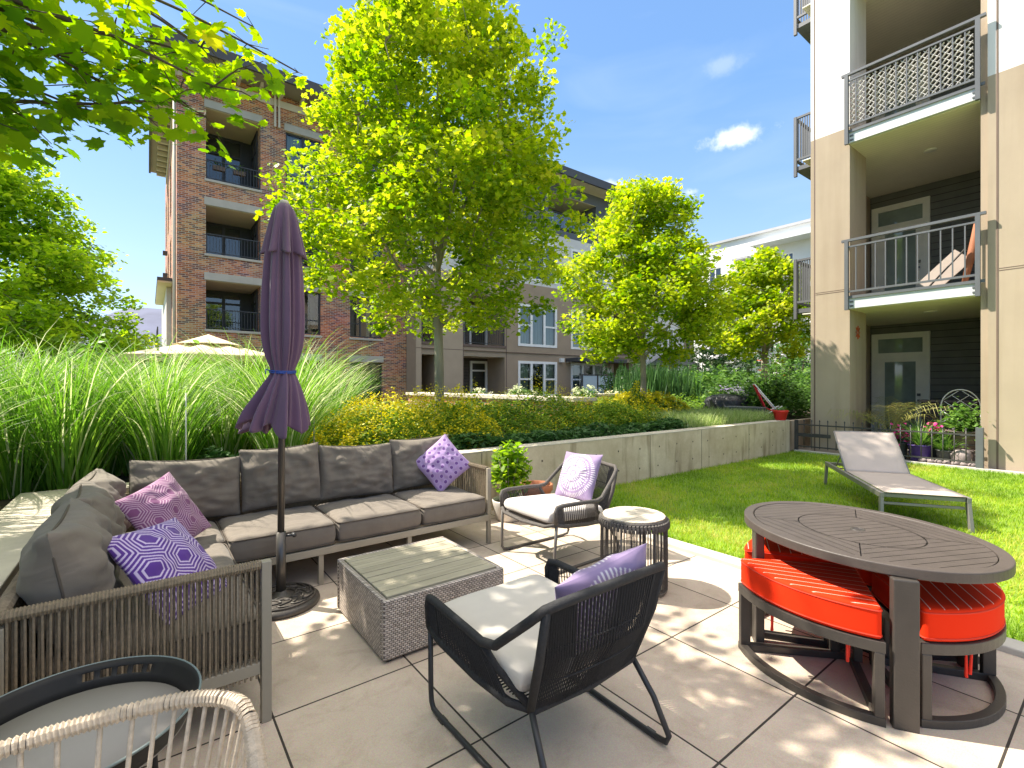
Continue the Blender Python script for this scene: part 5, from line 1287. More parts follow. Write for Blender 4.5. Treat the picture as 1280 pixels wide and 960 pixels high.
# ------------------------------------------------------------------ coffee table
def coffee():
    root = thing('coffee_table', 'square grey wicker coffee table with slatted grey green top in the middle of the patio', 'coffee table', (1.305, 2.655, 0))
    s = .372
    m = MB(); zt = .322
    m.box(-s, s, -s, -s+.03, .015, zt-.004); m.box(-s, s, s-.03, s, .015, zt-.004); m.box(-s, -s+.03, -s+.03, s-.03, .015, zt-.004); m.box(s-.03, s, -s+.03, s-.03, .015, zt-.004)
    m.build('wicker_body', M['wicker'], root, bevel=.012, seg=3)
    m = MB(); rr = random.Random(2); n = 9; w_ = (2*s-.075)/n
    m = MB(); m.box(-s+.028, s-.028, -s+.028, s-.028, zt-.03, zt-.02); m.build('tray_board', M['groove'], root)
    for i in range(n):
        m = MB(); y0 = -s+.0375+i*w_; m.box(-s+.034, s-.034, y0+.003, y0+w_-.003, zt-.018, zt-.002+rr.uniform(-.001, .001)); m.build('slat', M['slat_wood'], root, bevel=.002)
    for sx in (-1, 1):
        for sy in (-1, 1):
            m = MB(); m.lathe([(0, 0), (.02, 0), (.02, .016), (0, .016)], 12, sx*(s-.04), sy*(s-.04)); m.build('foot', M['black_metal'], root)
coffee()

# ------------------------------------------------------------------ rope lounge chairs
def lounge_chair(label, loc, rz, rope, metal, cush, dark=True):
    root = thing('lounge_chair', label, 'armchair', loc, rz)
    def P(s, x, y, z): return Vector((s*x, y, z))
    lg = MB()
    for s in (1, -1):
        # sled base: front leg, runner, rear leg
        pts = [P(s, .335, .33, .38), P(s, .325, .345, .10), P(s, .322, .345, .045), P(s, .32, .33, .018), P(s, .318, .29, .012), P(s, .31, -.05, .012), P(s, .305, -.33, .012), P(s, .302, -.385, .02), P(s, .300, -.40, .05), P(s, .285, -.34, .18), P(s, .262, -.25, .31)]
        l_ = MB(); l_.tube(pts, .0115, 8); l_.build('leg', metal, root)
        for y in (.26, -.30): 
            q = MB(); q.box(s*.315-.014, s*.315+.014, y-.02, y+.02, 0, .012); q.build('foot_pad', M['black_metal'], root)
    # thick rope-wrapped frame
    w = MB()
    top = [P(-1, .335, .335, .37), P(-1, .338, .345, .46), P(-1, .34, .33, .495), P(-1, .345, .28, .503), P(-1, .35, .05, .497), P(-1, .348, -.08, .488), P(-1, .338, -.15, .50), P(-1, .315, -.30, .63), P(-1, .30, -.365, .69), P(-1, .26, -.395, .712), Vector((0, -.42, .728))]
    full = top+[Vector((-p.x, p.y, p.z)) for p in top[:-1][::-1]]
    w.tube(full, .0165, 10)
    low = [P(-1, .335, .335, .37), P(-1, .335, .25, .345), P(-1, .32, 0, .315), P(-1, .295, -.17, .30), P(-1, .255, -.255, .30), Vector((0, -.275, .30))]
    w.tube(low+[Vector((-p.x, p.y, p.z)) for p in low[:-1][::-1]], .0155, 10)
    w.tube([P(-1, .335, .335, .37), P(-1, .25, .375, .345), Vector((0, .39, .335)), P(1, .25, .375, .345), P(1, .335, .335, .37)], .013, 8)
    for s in (1, -1): w.tube([P(s, .262, -.25, .30), P(s, .29, -.33, .52), P(s, .295, -.37, .69)], .0155, 8)
    for s in (1, -1): w.tube([P(s, .262, -.25, .31), P(s, .31, -.12, .40), P(s, .348, -.08, .488)], .013, 8)
    w.build('wrapped_frame', rope, root)
    # woven cords: back and arms
    def interp(pl, t):
        k = t*(len(pl)-1); i = min(int(k), len(pl)-2); return pl[i].lerp(pl[i+1], k-i)
    b = MB(); n = 100; tp = [P(-1, .295, -.368, .69), P(-1, .2, -.405, .716), Vector((0, -.42, .728)), P(1, .2, -.405, .716), P(1, .295, -.368, .69)]; lp = [P(-1, .255, -.255, .30), P(-1, .15, -.27, .30), Vector((0, -.275, .30)), P(1, .15, -.27, .30), P(1, .255, -.255, .30)]
    for i in range(n):
        t = (i+.5)/n; A = interp(lp, t); B = interp(tp, t); mid = (A+B)/2+Vector((0, -.03*math.sin(t*3.14)-.012, 0)); o_ = Vector((0, .006 if i % 2 else -.006, 0))
        b.tube([A+o_, mid+o_, B+o_], .0034, 4, caps=False)
    for zf in (.3, .62):   # cross weave bands
        b.tube([interp(lp, t).lerp(interp(tp, t), zf)+Vector((0, -.028*math.sin(t*3.14)-.008, 0)) for t in np.linspace(0, 1, 14)], .0035, 4)
    b.build('woven_back', rope, root)
    for s in (1, -1):
        a = MB(); up = [P(s, .338, .34, .47), P(s, .345, .28, .50), P(s, .35, .05, .497), P(s, .348, -.08, .488)]; dn = [P(s, .335, .335, .37), P(s, .335, .25, .345), P(s, .32, 0, .315), P(s, .295, -.17, .30)]
        for i in range(70):
            t = (i+.5)/70; o_ = Vector((.004*s*(1 if i % 2 else -1), 0, 0)); a.tube([interp(dn, t)+o_, interp(up, t)+o_], .0030, 4, caps=False)
        a.build('woven_arm', rope, root)
    sm = MB()
    for i in range(40):
        t = (i+.5)/40; y = -.24+.60*t; hw = .255+(.33-.255)*min(1, t*1.3)
        sm.tube([(-hw, y, .303+.05*t), (0, y, .298+.04*t), (hw, y, .303+.05*t)], .0035, 4, caps=False)
    sm.build('seat_webbing', rope, root)
    cu = cushion('seat_cushion', .585, .60, .095, cush, root, (0, .07, .345), (R_(3.5), 0, 0), seed=len(label), crown=.012, wr=.002, p=16, q=.36, piping=False)
    return root
ch2 = lounge_chair('charcoal rope lounge chair with white seat cushion standing beyond the drum table', (2.71, 2.93, 0), R_(90), M['grey_rope'], M['grey_metal'], M['cushion_white'])
ch1 = lounge_chair('black rope lounge chair with light grey seat cushion in the foreground, seen from behind', (1.29, 1.50, 0), 0, M['black_rope'], M['black_metal'], M['cushion_grey'])
m = MB(); m.box(-.012, .012, -.001, .001, -.028, .028); o = m.build('cushion_tag', M['yellow_tag'], ch1); o.location = (-.245, -.215, .385); o.rotation_euler = (0, R_(8), R_(-25))
throw('lavender pillow with white medallion leaning on the back of the charcoal chair', .41, medallion, (2.935, 2.93, .615), facing((-.92, -.06, .42), R_(2)), 4)
throw('lavender medallion pillow leaning inside the black chair', .41, medallion, (1.36, 1.245, .575), facing((.10, .90, .40), R_(-15)), 5, t=.19)

# ------------------------------------------------------------------ drum side table
def drum():
    root = thing('drum_side_table', 'round drum side table with pale plank top between the two lounge chairs', 'side table', (2.67, 2.13, 0))
    r = .215
    m = MB(); m.lathe([(.0, .495), (r-.004, .495), (r+.004, .488), (r+.004, .474), (0, .474)], 48); m.build('top_rim', M['grey_rope'], root)
    nb = 6
    for i in range(nb):
        y0 = -r*.955+2*r*.955*i/nb; y1 = y0+2*r*.955/nb-.005; rr_ = r-.006
        pts = []
        for k in range(9):
            y = y0+(y1-y0)*k/8; pts.append((math.sqrt(max(0, rr_*rr_-y*y)), y))
        out_ = pts+[(-x, y) for x, y in pts[::-1]]
        m = MB(); m.prism(out_, .4955, .504); m.build('top_plank', M['pale_wood'], root, bevel=.0015)
    f = MB()
    for z in (.462, .02): f.tube([(r*math.cos(a), r*math.sin(a), z) for a in np.linspace(0, 6.283, 49)[:-1]], .011, 8, closed=True)
    for k in range(6):
        a = k*math.pi/3+.3; f.tube([(r*math.cos(a), r*math.sin(a), .02), (r*math.cos(a), r*math.sin(a), .46)], .008, 6)
    f.tube([(r*math.cos(.3), r*math.sin(.3), .02), (-r*math.cos(.3), -r*math.sin(.3), .02)], .007, 6); f.tube([(r*math.cos(1.9), r*math.sin(1.9), .02), (-r*math.cos(1.9), -r*math.sin(1.9), .02)], .007, 6)
    f.build('frame', M['grey_metal'], root)
    c = MB(); rr = random.Random(5); n = 150
    for i in range(n):
        if (i % 25) in (0, 1, 2, 12, 13): continue
        a = 2*math.pi*i/n; q = r+(.008 if i % 2 else -.004); a2 = a+rr.uniform(-.01, .01)
        c.tube([(q*math.cos(a), q*math.sin(a), .02), ((q+.002)*math.cos(a2), (q+.002)*math.sin(a2), .24), (q*math.cos(a), q*math.sin(a), .472)], .0028, 4, caps=False)
    c.build('cord_weave', M['grey_rope'], root)
    b = MB()
    for i in range(56):
        a = 2*math.pi*i/56; b.tube([(q_*math.cos(a), q_*math.sin(a), z_) for q_, z_ in ((r+.013, .435), (r+.015, .455), (r+.013, .475), (r-.008, .476))], .012, 4, caps=False)
    b.build('wrapped_band', M['grey_rope'], root)
drum()

# ------------------------------------------------------------------ potted plant by the wall
root = thing('potted_plant', 'leafy green plant in a white glazed pot between the sofa and the charcoal chair', 'potted plant', (2.98, 3.98, 0))
m = MB(); m.lathe([(0, .0), (.12, 0), (.135, .02), (.165, .15), (.175, .20), (.172, .21), (.16, .205), (.155, .17), (0, .17)], 40); m.build('pot', M['white_pot'], root)
m = MB(); m.disc(.155, .175, 30); m.build('potting_soil', M['soil'], root)
np.random.seed(77); n = 950; P_ = np.random.normal(size=(n, 3)); P_ /= np.linalg.norm(P_, axis=1)[:, None]; P_ *= (np.random.rand(n)**.5)[:, None]*np.array([.22, .22, .30]); P_ += np.array([.02, 0, .52])
leaves('foliage', P_, .075, OVAL, LM['hornbeam'], np.clip(.38+.25*np.random.randn(n), 0, 1), root, flat=.4)
st = MB()
for i in range(9):
    a = i*.8; st.tube([(.03*math.cos(a), .03*math.sin(a), .17), (.07*math.cos(a), .07*math.sin(a), .4), (.14*math.cos(a), .14*math.sin(a), .65)], [.007, .005, .003], 5)
st.build('stem', M['mid_stem'] if 'mid_stem' in M else M['bark'], root)
root = thing('clay_pot', 'terracotta pot behind the arm of the charcoal chair', 'plant pot', (3.33, 3.95, 0))
m = MB(); m.lathe([(0, 0), (.11, 0), (.16, .27), (.175, .27), (.175, .33), (.155, .33), (.15, .28), (0, .28)], 36); m.build('pot', M['terracotta'], root)
m = MB(); m.disc(.15, .285, 24); m.build('potting_soil', M['soil'], root)

# ------------------------------------------------------------------ oval table with nested stools
TC = Vector((2.917, .894, 0)); TA = math.atan2(.906, .423); ta, tb = .59, .485
def striped():
    m, n, l, p = newmat('red_striped_cloth')
    t = n.new('ShaderNodeTexCoord'); s = n.new('ShaderNodeSeparateXYZ'); l.new(t.outputs['Object'], s.inputs[0])
    d = mth(n, l, 'ADD', mth(n, l, 'MULTIPLY', s.outputs[0], .788), mth(n, l, 'MULTIPLY', s.outputs[1], .616)); fr = mth(n, l, 'FRACT', mth(n, l, 'DIVIDE', mth(n, l, 'ADD', d, 10), .052))
    g = n.new('ShaderNodeNewGeometry'); sn = n.new('ShaderNodeSeparateXYZ'); l.new(g.outputs['Normal'], sn.inputs[0]); up = mth(n, l, 'GREATER_THAN', sn.outputs[2], .8)
    line = mth(n, l, 'MULTIPLY', mth(n, l, 'LESS_THAN', fr, .07), up)
    mx = n.new('ShaderNodeMixRGB'); l.new(line, mx.inputs[0]); mx.inputs[1].default_value = (.74, .030, .004, 1); mx.inputs[2].default_value = (.75, .45, .35, 1)
    l.new(mx.outputs[0], p.inputs['Base Color']); p.inputs['Roughness'].default_value = .85; p.inputs['Specular IOR Level'].default_value = .15
    nb = n.new('ShaderNodeTexNoise'); nb.inputs['Scale'].default_value = 6; l.new(t.outputs['Object'], nb.inputs['Vector']); b = n.new('ShaderNodeBump'); b.inputs['Strength'].default_value = .25; b.inputs['Distance'].default_value = .02; l.new(nb.outputs['Fac'], b.inputs['Height']); l.new(b.outputs[0], p.inputs['Normal'])
    return m
M['red_cloth'] = striped(); M['red_piping'] = pm('red_piping', (.60, .03, .008), .8, .1)
def ell(a, b, t): return (a*math.cos(t), b*math.sin(t))
def oval_table():
    root = thing('oval_table', 'dark brown oval slatted patio table with an umbrella hole at the right front', 'table', tuple(TC), TA)
    zt = .655; hole = .022
    def planks(zc0, zc1):
        """top surface: rings and planks cut out of the oval, as separate strips"""
        m = MB(); g_ = .0045
        # outer rim band
        n = 96
        for (s0, s1) in ((1.0, .905),):
            vs = []
            for k in range(n):
                t = 2*math.pi*k/n
                for s_, z in ((s0, zc1), (s1, zc1), (s1, zc0), (s0, zc0)): x, y = ell(ta*s_ if s_ == 1 else ta-.05, tb*s_ if s_ == 1 else tb-.05, t); vs.append((x, y, z))
            fs = [(4*k+j, 4*k+(j+1) % 4, 4*((k+1) % n)+(j+1) % 4, 4*((k+1) % n)+j) for k in range(n) for j in range(4)]
            m.add(vs, fs)
        return m
    r_ = planks(zt-.045, zt); r_.build('table_rim', M['table_top'], root, bevel=.006, seg=3)
    m = MB(); m.prism([ell(ta-.052, tb-.052, 2*math.pi*k/96) for k in range(96)], zt-.03, zt-.016); m.build('under_tray', M['groove'], root)
    # planks: ends run across the table, the two long sides run along it, the centre disc runs across
    P = .0500; gap = .0035
    A_, B_ = ta-.054, tb-.054
    def clip(poly, fn):
        out = []
        for i in range(len(poly)):
            a, b = poly[i], poly[(i+1) % len(poly)]; fa, fb = fn(a), fn(b)
            if fa >= 0: out.append(a)
            if (fa >= 0) != (fb >= 0): t = fa/(fa-fb); out.append((a[0]+(b[0]-a[0])*t, a[1]+(b[1]-a[1])*t))
        return out
    def emit(name, halfplanes, across, inside, outside=None):
        m = MB()
        rng = np.arange(-1.2, 1.2, P)
        for s0 in rng:
            # strip as polygon fan of small cells so that curved borders stay clean
            c = .03
            for q0 in np.arange(-1.2, 1.2, c):
                if across: poly = [(s0+gap/2, q0), (s0+P-gap/2, q0), (s0+P-gap/2, q0+c), (s0+gap/2, q0+c)]
                else: poly = [(q0, s0+gap/2), (q0+c, s0+gap/2), (q0+c, s0+P-gap/2), (q0, s0+P-gap/2)]
                cx = sum(p[0] for p in poly)/4; cy = sum(p[1] for p in poly)/4
                if (cx/A_)**2+(cy/B_)**2 > 1.25: continue
                ia, ib = inside; 
                if (cx/ia)**2+(cy/ib)**2 > 1.3: continue
                def lin_ell(a, b, sgn):
                    t = math.atan2(cy/b, cx/a); nx, ny = math.cos(t)/a, math.sin(t)/b
                    return lambda p: sgn*(1-(p[0]*nx+p[1]*ny))
                for fn in [lin_ell(ia, ib, 1)]+([lin_ell(outside[0], outside[1], -1)] if outside else [])+halfplanes:
                    poly = clip(poly, fn)
                    if len(poly) < 3: break
                if len(poly) >= 3: m.add([(x, y, zt-.004) for x, y in poly], [tuple(range(len(poly)))])
        m.build(name, M['table_top'], root)
    ci, cj = .285, .235; e = .0035
    emit('end_planks', [lambda p: p[0]-p[1]*.95-e, lambda p: p[0]+p[1]*.95-e], True, (A_, B_), (ci+.006, cj+.006))
    emit('end_planks', [lambda p: -p[0]-p[1]*.95-e, lambda p: -p[0]+p[1]*.95-e], True, (A_, B_), (ci+.006, cj+.006))
    emit('side_planks', [lambda p: p[1]*.95-p[0]-e, lambda p: p[1]*.95+p[0]-e], False, (A_, B_), (ci+.006, cj+.006))
    emit('side_planks', [lambda p: -p[1]*.95-p[0]-e, lambda p: -p[1]*.95+p[0]-e], False, (A_, B_), (ci+.006, cj+.006))
    emit('centre_planks', [], True, (ci, cj))
    m = MB(); m.lathe([(hole+.012, zt-.0035), (hole+.010, zt-.001), (hole, zt-.001), (hole, zt-.03)], 28); m.build('hole_ring', M['table_leg'], root)
    m = MB(); m.disc(hole, zt-.0025, 28); m.build('hole_plug', M['groove'], root)
    inv = Matrix.Rotation(-TA, 3, 'Z')
    legs = [Vector((2.452, .590, 0)), Vector((2.628, 1.262, 0))]; legs += [2*TC-p for p in legs]
    for p in legs:
        q = inv @ (p-TC); a = math.atan2(q.y, q.x); m = MB()
        ux, uy = Vector((math.cos(a), math.sin(a), 0)), Vector((-math.sin(a), math.cos(a), 0)); c = Vector((q.x, q.y, 0))
        v = [c+ux*sx*.022+uy*sy*.045+Vector((0, 0, z)) for z in (0, zt-.046) for sx, sy in ((-1, -1), (1, -1), (1, 1), (-1, 1))]
        m.add(v, [(3, 2, 1, 0), (4, 5, 6, 7), (0, 1, 5, 4), (1, 2, 6, 5), (2, 3, 7, 6), (3, 0, 4, 7)]); m.build('leg', M['table_leg'], root, bevel=.006)
    m = MB()
    for i in (0, 1):
        a, b = inv @ (legs[i]-TC), inv @ (legs[i+2]-TC); m.bar((a.x, a.y, .60+i*.002), (b.x, b.y, .60+i*.002), .03, .02)
    m.build('cross_brace', M['table_leg'], root)
    return legs
legs = oval_table()
def stool(label, a0, a1, Ro, squash=1.0, ties=True):
    """wedge ottoman: outer arc from angle a0 to a1 (world, about the table centre)"""
    mid = (a0+a1)/2; half = (a1-a0)/2
    root = thing('wedge_stool', label, 'stool', (TC.x, TC.y, 0), mid, None)
    def arc(R, n=14, h=half): return [(R*math.cos(-h+2*h*k/n), R*math.sin(-h+2*h*k/n)) for k in range(n+1)]
    Ri = .075; z1 = .345
    def ring(z, w, hgt, nm, R=Ro, hh=half*.955):
        o_ = arc(R, 18, hh); i_ = [(Ri*math.cos(hh*.6), Ri*math.sin(hh*.6)), (Ri*math.cos(-hh*.6), Ri*math.sin(-hh*.6))]
        loop = [Vector((x, y, 0)) for x, y in o_+i_]; n = len(loop); cen = Vector((R*.55, 0, 0)); m = MB(); vs = []
        for k, p in enumerate(loop):
            a, b = loop[k-1], loop[(k+1) % n]; d1 = (p-a).normalized(); d2 = (b-p).normalized(); n1 = Vector((-d1.y, d1.x, 0)); n2 = Vector((-d2.y, d2.x, 0)); nn = (n1+n2).normalized(); s_ = 1/max(.45, nn.dot(n1)); 
            inn = p+nn*w*s_
            vs += [(p.x, p.y, z), (p.x, p.y, z+hgt), (inn.x, inn.y, z+hgt), (inn.x, inn.y, z)]
        fs = [(4*k+j, 4*((k+1) % n)+j, 4*((k+1) % n)+(j+1) % 4, 4*k+(j+1) % 4) for k in range(n) for j in range(4)]
        m.add(vs, fs); m.build(nm, M['table_leg'], root, bevel=.004); return loop
    ring(z1-.045, .035, .045, 'seat_frame'); ring(0, .035, .035, 'base_frame')
    for sgn in (-1, 1):
        a = sgn*half*.955; ux = Vector((math.cos(a), math.sin(a), 0)); uy = Vector((-math.sin(a), math.cos(a), 0))*(-sgn)
        for R0, wr_ in ((Ro-.026, .05), (Ri+.05, .045)):
            c = ux*R0+uy*.021; m = MB(); m.add([c+ux*sx*wr_/2+uy*sy*.018+Vector((0, 0, z)) for z in (.034, z1-.044) for sx, sy in ((-1, -1), (1, -1), (1, 1), (-1, 1))], [(3, 2, 1, 0), (4, 5, 6, 7), (0, 1, 5, 4), (1, 2, 6, 5), (2, 3, 7, 6), (3, 0, 4, 7)])
            m.build('leg', M['table_leg'], root, bevel=.004)
    # cushion: wedge with rounded plan corners and a soft rolled edge
    ol = []; hh = half*.93; Rc = Ro-.006
    for k in range(25): q = -hh+2*hh*k/24; ol.append(Vector((Rc*math.cos(q), Rc*math.sin(q), 0)))
    ol += [Vector((Ri*math.cos(hh*.5), Ri*math.sin(hh*.5), 0)), Vector((Ri*math.cos(-hh*.5), Ri*math.sin(-hh*.5), 0))]
    pts = []
    for k, p in enumerate(ol):
        a_, b_ = ol[k-1], ol[(k+1) % len(ol)]; d1 = (a_-p).normalized(); d2 = (b_-p).normalized()
        if d1.angle(d2) < R_(150):
            r0 = min(.035, (a_-p).length*.45, (b_-p).length*.45) if (a_-p).length > .05 and (b_-p).length > .05 else .02
            A, B = p+d1*r0, p+d2*r0; pts += [A.lerp(p, t).lerp(p.lerp(B, t), t) for t in (0, .33, .66, 1)]
        else: pts.append(p)
    m = MB(); m.prism([(p.x, p.y) for p in pts], z1+.003, z1+.138); m.sm = [True]*len(m.sm)
    cu = m.build('seat_cushion', M['red_cloth'], root, bevel=.042, seg=5); cu.modifiers['bevel'].harden_normals = True
    pp = MB()
    for z in (z1+.018, z1+.122): pp.tube([(p.x*.998+.0005, p.y*.998, z) for p in pts], .004, 6, closed=True)
    pp.build('piping', M['red_piping'], cu)
    if ties:
        rr = random.Random(int(a0*100)); t = MB()
        for (R0, a) in ((Ro-.06, half*.6), (Ro-.05, -half*.35), (Ri+.12, half*.3)):
            for d in (0, .02):
                x, y = R0*math.cos(a)+d, R0*math.sin(a)+d*.4; t.tube([(x, y, z1), (x+rr.uniform(-.01, .01), y+.005, z1-.07), (x+rr.uniform(-.015, .015), y, z1-.12-rr.uniform(0, .05))], [.006, .005, .007], 5)
        t.build('tie_string', M['red_tie'], cu)
    return root
ang = [math.atan2((p-TC).y, (p-TC).x) % (2*math.pi) for p in legs]   # leg angles
aL, aB = ang[0], ang[1]           # front leg ~210 deg, left leg ~128 deg
g_ = R_(5.2)
stool('red cushioned wedge stool at the front left of the oval table', aB+g_, aL-g_, .585)
stool('red cushioned wedge stool at the right front of the oval table', aL+g_, aB+math.pi-g_, .535)
stool('red cushioned wedge stool at the back right under the oval table', aB+math.pi+g_, aL+math.pi-g_, .56)
stool('red cushioned wedge stool at the back left under the oval table', aL+math.pi+g_, aB+2*math.pi-g_, .53)

# ------------------------------------------------------------------ sun lounger
def lounger():
    L_ = Vector((.841, .541, 0)).normalized(); root = thing('sun_lounger', 'beige sling sun lounger with raised back standing on the lawn', 'sun lounger', (5.76, 1.56, .012), math.atan2(L_.y, L_.x))
    # local x = along towards the head end, local y: left side 0, right side -.68
    w_ = .68; ln = 2.02; zf = .32
    f = MB()
    for y in (0, -w_): f.box(0, ln, y-.018, y+.018, zf-.05, zf)
    f.box(.02, .055, -w_+.018, -.018, zf-.045, zf-.008); f.box(ln-.035, ln, -w_+.018, -.018, zf-.045, zf-.008); f.box(1.22, 1.25, -w_+.018, -.018, zf-.045, zf-.01); f.box(.03, .055, -w_+.018, -.018, .20, .225)
    f.build('frame', M['lounger_frame'], root, bevel=.004)
    for x in (.0, ln-.05):
        for y in (0, -w_):
            m = MB(); s = -1 if x == 0 else 1; m.bar((x+.025+s*.03, y+(.012 if y == 0 else -.012), 0), (x+.025, y, zf-.051), .03, .05); m.build('leg', M['lounger_frame'], root, bevel=.003)
    m = MB(); n = 18
    def sheet(P0, P1, nm, sagz):
        V = []; nu, nv = 16, 8
        for i in range(nu+1):
            for j in range(nv+1):
                t = i/nu; y = -.02-(w_-.04)*j/nv; p = Vector(P0).lerp(Vector(P1), t); V.append((p.x, y, p.z-sagz*math.sin(t*3.14)*math.sin(j/nv*3.14)))
        q = MB(); q.add(V, [(i*(nv+1)+j, (i+1)*(nv+1)+j, (i+1)*(nv+1)+j+1, i*(nv+1)+j+1) for i in range(nu) for j in range(nv)], True); o = q.build(nm, M['sling'], root); o.modifiers.new('t', 'SOLIDIFY').thickness = .004; return o
    bx, bz = 1.23, zf+.004; hx, hz = 1.72, .76
    sheet((.0, 0, zf+.004), (bx, 0, bz), 'seat_sling', .012); sheet((bx, 0, bz), (hx, 0, hz), 'back_sling', .015)
    f = MB()
    for y in (-.02, -w_+.02): f.tube([(bx, y, bz-.01), (hx+.01, y, hz)], .013, 8)
    f.tube([(hx+.01, -.02, hz), (hx+.01, -w_+.02, hz)], .013, 8)
    f.tube([(1.5, -.06, .54), (1.85, -.06, .26), (1.85, -w_+.06, .26), (1.5, -w_+.06, .54)], .009, 8)
    f.build('back_frame', M['lounger_frame'], root)
lounger()

# ------------------------------------------------------------------ tray table and rope chair in the lower left corner
def tray():
    root = thing('tray_table', 'round dark metal tray table with grey base beside the sofa arm', 'side table', (-.16, 1.70, 0))
    r0, r1 = .255, .285; zb, zt = .46, .525; n = 120
    m = MB(); vs = []; zs = [zb, zb+.022, zb+.026, zb+.046, zb+.05, zt]
    for z in zs:
        q = r0+(r1-r0)*(z-zb)/(zt-zb)
        for k in range(n): a = 2*math.pi*k/n; vs.append((q*math.cos(a), q*math.sin(a), z))
    def slot(k):
        a = 360*k/n
        for c in (70, 250):
            if abs(a-c) < 22: return True
        return False
    fs = []
    for i in range(len(zs)-1):
        for k in range(n):
            if i == 2 and slot(k) and k % 3 != 0: continue
            fs.append((i*n+k, i*n+(k+1) % n, (i+1)*n+(k+1) % n, (i+1)*n+k))
    m.add(vs, fs, True); o = m.build('tray_rim', M['tray_dark'], root); o.modifiers.new('t', 'SOLIDIFY').thickness = .004
    m = MB(); m.tube([(r1*math.cos(a), r1*math.sin(a), zt) for a in np.linspace(0, 6.283, 81)[:-1]], .0035, 6, closed=True); m.build('rim_edge', M['tray_edge'], root)
    m = MB(); m.lathe([(0, zb+.004), (r0, zb+.004), (r0, zb-.004), (0, zb-.004)], 64); m.build('tray_floor', M['tray_grey'], root)
    m = MB()
    for k in range(4):
        a = k*math.pi/2+.6; m.tube([(.20*math.cos(a), .20*math.sin(a), zb-.005), (.23*math.cos(a), .23*math.sin(a), 0)], .009, 8)
    m.tube([(.225*math.cos(a), .225*math.sin(a), .05) for a in np.linspace(0, 6.283, 41)[:-1]], .007, 6, closed=True); m.build('stand', M['tray_dark'], root)
M['tray_edge'] = pm('tray_edge', (.16, .20, .20), .4, .1)
tray()
def rope_chair():
    root = thing('rope_chair', 'pale rope wrapped tub chair at the lower left corner, seen from behind', 'chair', (-.13, 1.05, 0), R_(-4))
    # back rim: rounded arch, open to -y
    pts = []
    for t in np.linspace(-1, 1, 33):
        a = t*math.pi*.62; x = .305*math.sin(a)*1.0; y = .30*math.cos(a)
        x = math.copysign(abs(math.sin(a))**.75, a)*.30; y = .27*math.copysign(abs(math.cos(a))**.55, math.cos(a))
        z = .70-.15*max(0, (abs(t)-.62)/.38)**1.5; pts.append(Vector((x, y, z)))
    m = MB(); 
    # resample and wind rope
    segs = []
    for i in range(len(pts)-1):
        d = (pts[i+1]-pts[i]); k = max(1, int(d.length/.0085)); segs += [(pts[i].lerp(pts[i+1], j/k), d.normalized()) for j in range(k)]
    for p, d in segs:
        x = d.cross(Vector((0, 0, 1))).normalized(); y = x.cross(d); m.tube([p+.0135*(math.cos(a)*x+math.sin(a)*y) for a in np.linspace(0, 6.283, 9)[:-1]], .0047, 4, closed=True)
    m.build('wrapped_rim', M['pale_rope'], root)
    m = MB(); m.tube(pts, .012, 8); m.build('rim_frame', M['black_metal'], root)
    s = MB(); n = 30
    for i in range(n):
        t = (i+.5)/n*(len(pts)-1); k = int(t); p = pts[k].lerp(pts[min(k+1, len(pts)-1)], t-k); q = Vector((p.x*.78, p.y*.78-.02, .40)); s.tube([p+Vector((0, 0, -.008)), q], .0052, 6, caps=False)
    s.build('rope_spokes', M['pale_rope'], root)
    s = MB(); s.tube([(.235*math.sin(a), .215*math.cos(a)-.02, .40) for a in np.linspace(0, 6.283, 41)[:-1]], .012, 8, closed=True); s.build('seat_ring', M['pale_rope'], root)
    cushion('seat_cushion', .43, .42, .06, M['cushion_grey'], root, (0, -.02, .40), seed=3, piping=False, p=3, q=.5)
    for x in (-1, 1):
        for y in (-1, 1): 
            m = MB(); m.tube([(x*.17, y*.16-.02, .40), (x*.23, y*.22-.02, 0)], [.012, .009], 8); m.build('leg', M['black_metal'], root)
rope_chair()

# ------------------------------------------------------------------ iron fence
def fence():
    root = thing('iron_fence', 'low dark iron picket fence between the lawn and the terrace', 'fence', (10.66, 1.62, 0))
    m = MB(); ln = 2.72
    for z in (.12, .56): m.box(-.01, .01, 0, ln, z, z+.025)
    m.box(-.012, .012, 2.1, ln, .33, .40)
    m.build('rail', M['iron'], root)
    k = 19
    for i in range(1, k):
        y = ln*i/k; p = MB(); p.tube([(0, y, .10), (0, y, .65)], .0085, 6); p.lathe([(.012, .645), (.014, .66), (0, .685)], 8, 0, y); p.build('picket', M['iron'], root)
    for y, w_, h_ in ((-.02, .045, .70), (1.36, .022, .70), (ln, .03, .66)):
        p = MB(); p.box(-w_, w_, y-w_, y+w_, 0, h_); p.build('post', M['rail_grey'] if y < 0 else M['iron'], root, bevel=.004)
fence()

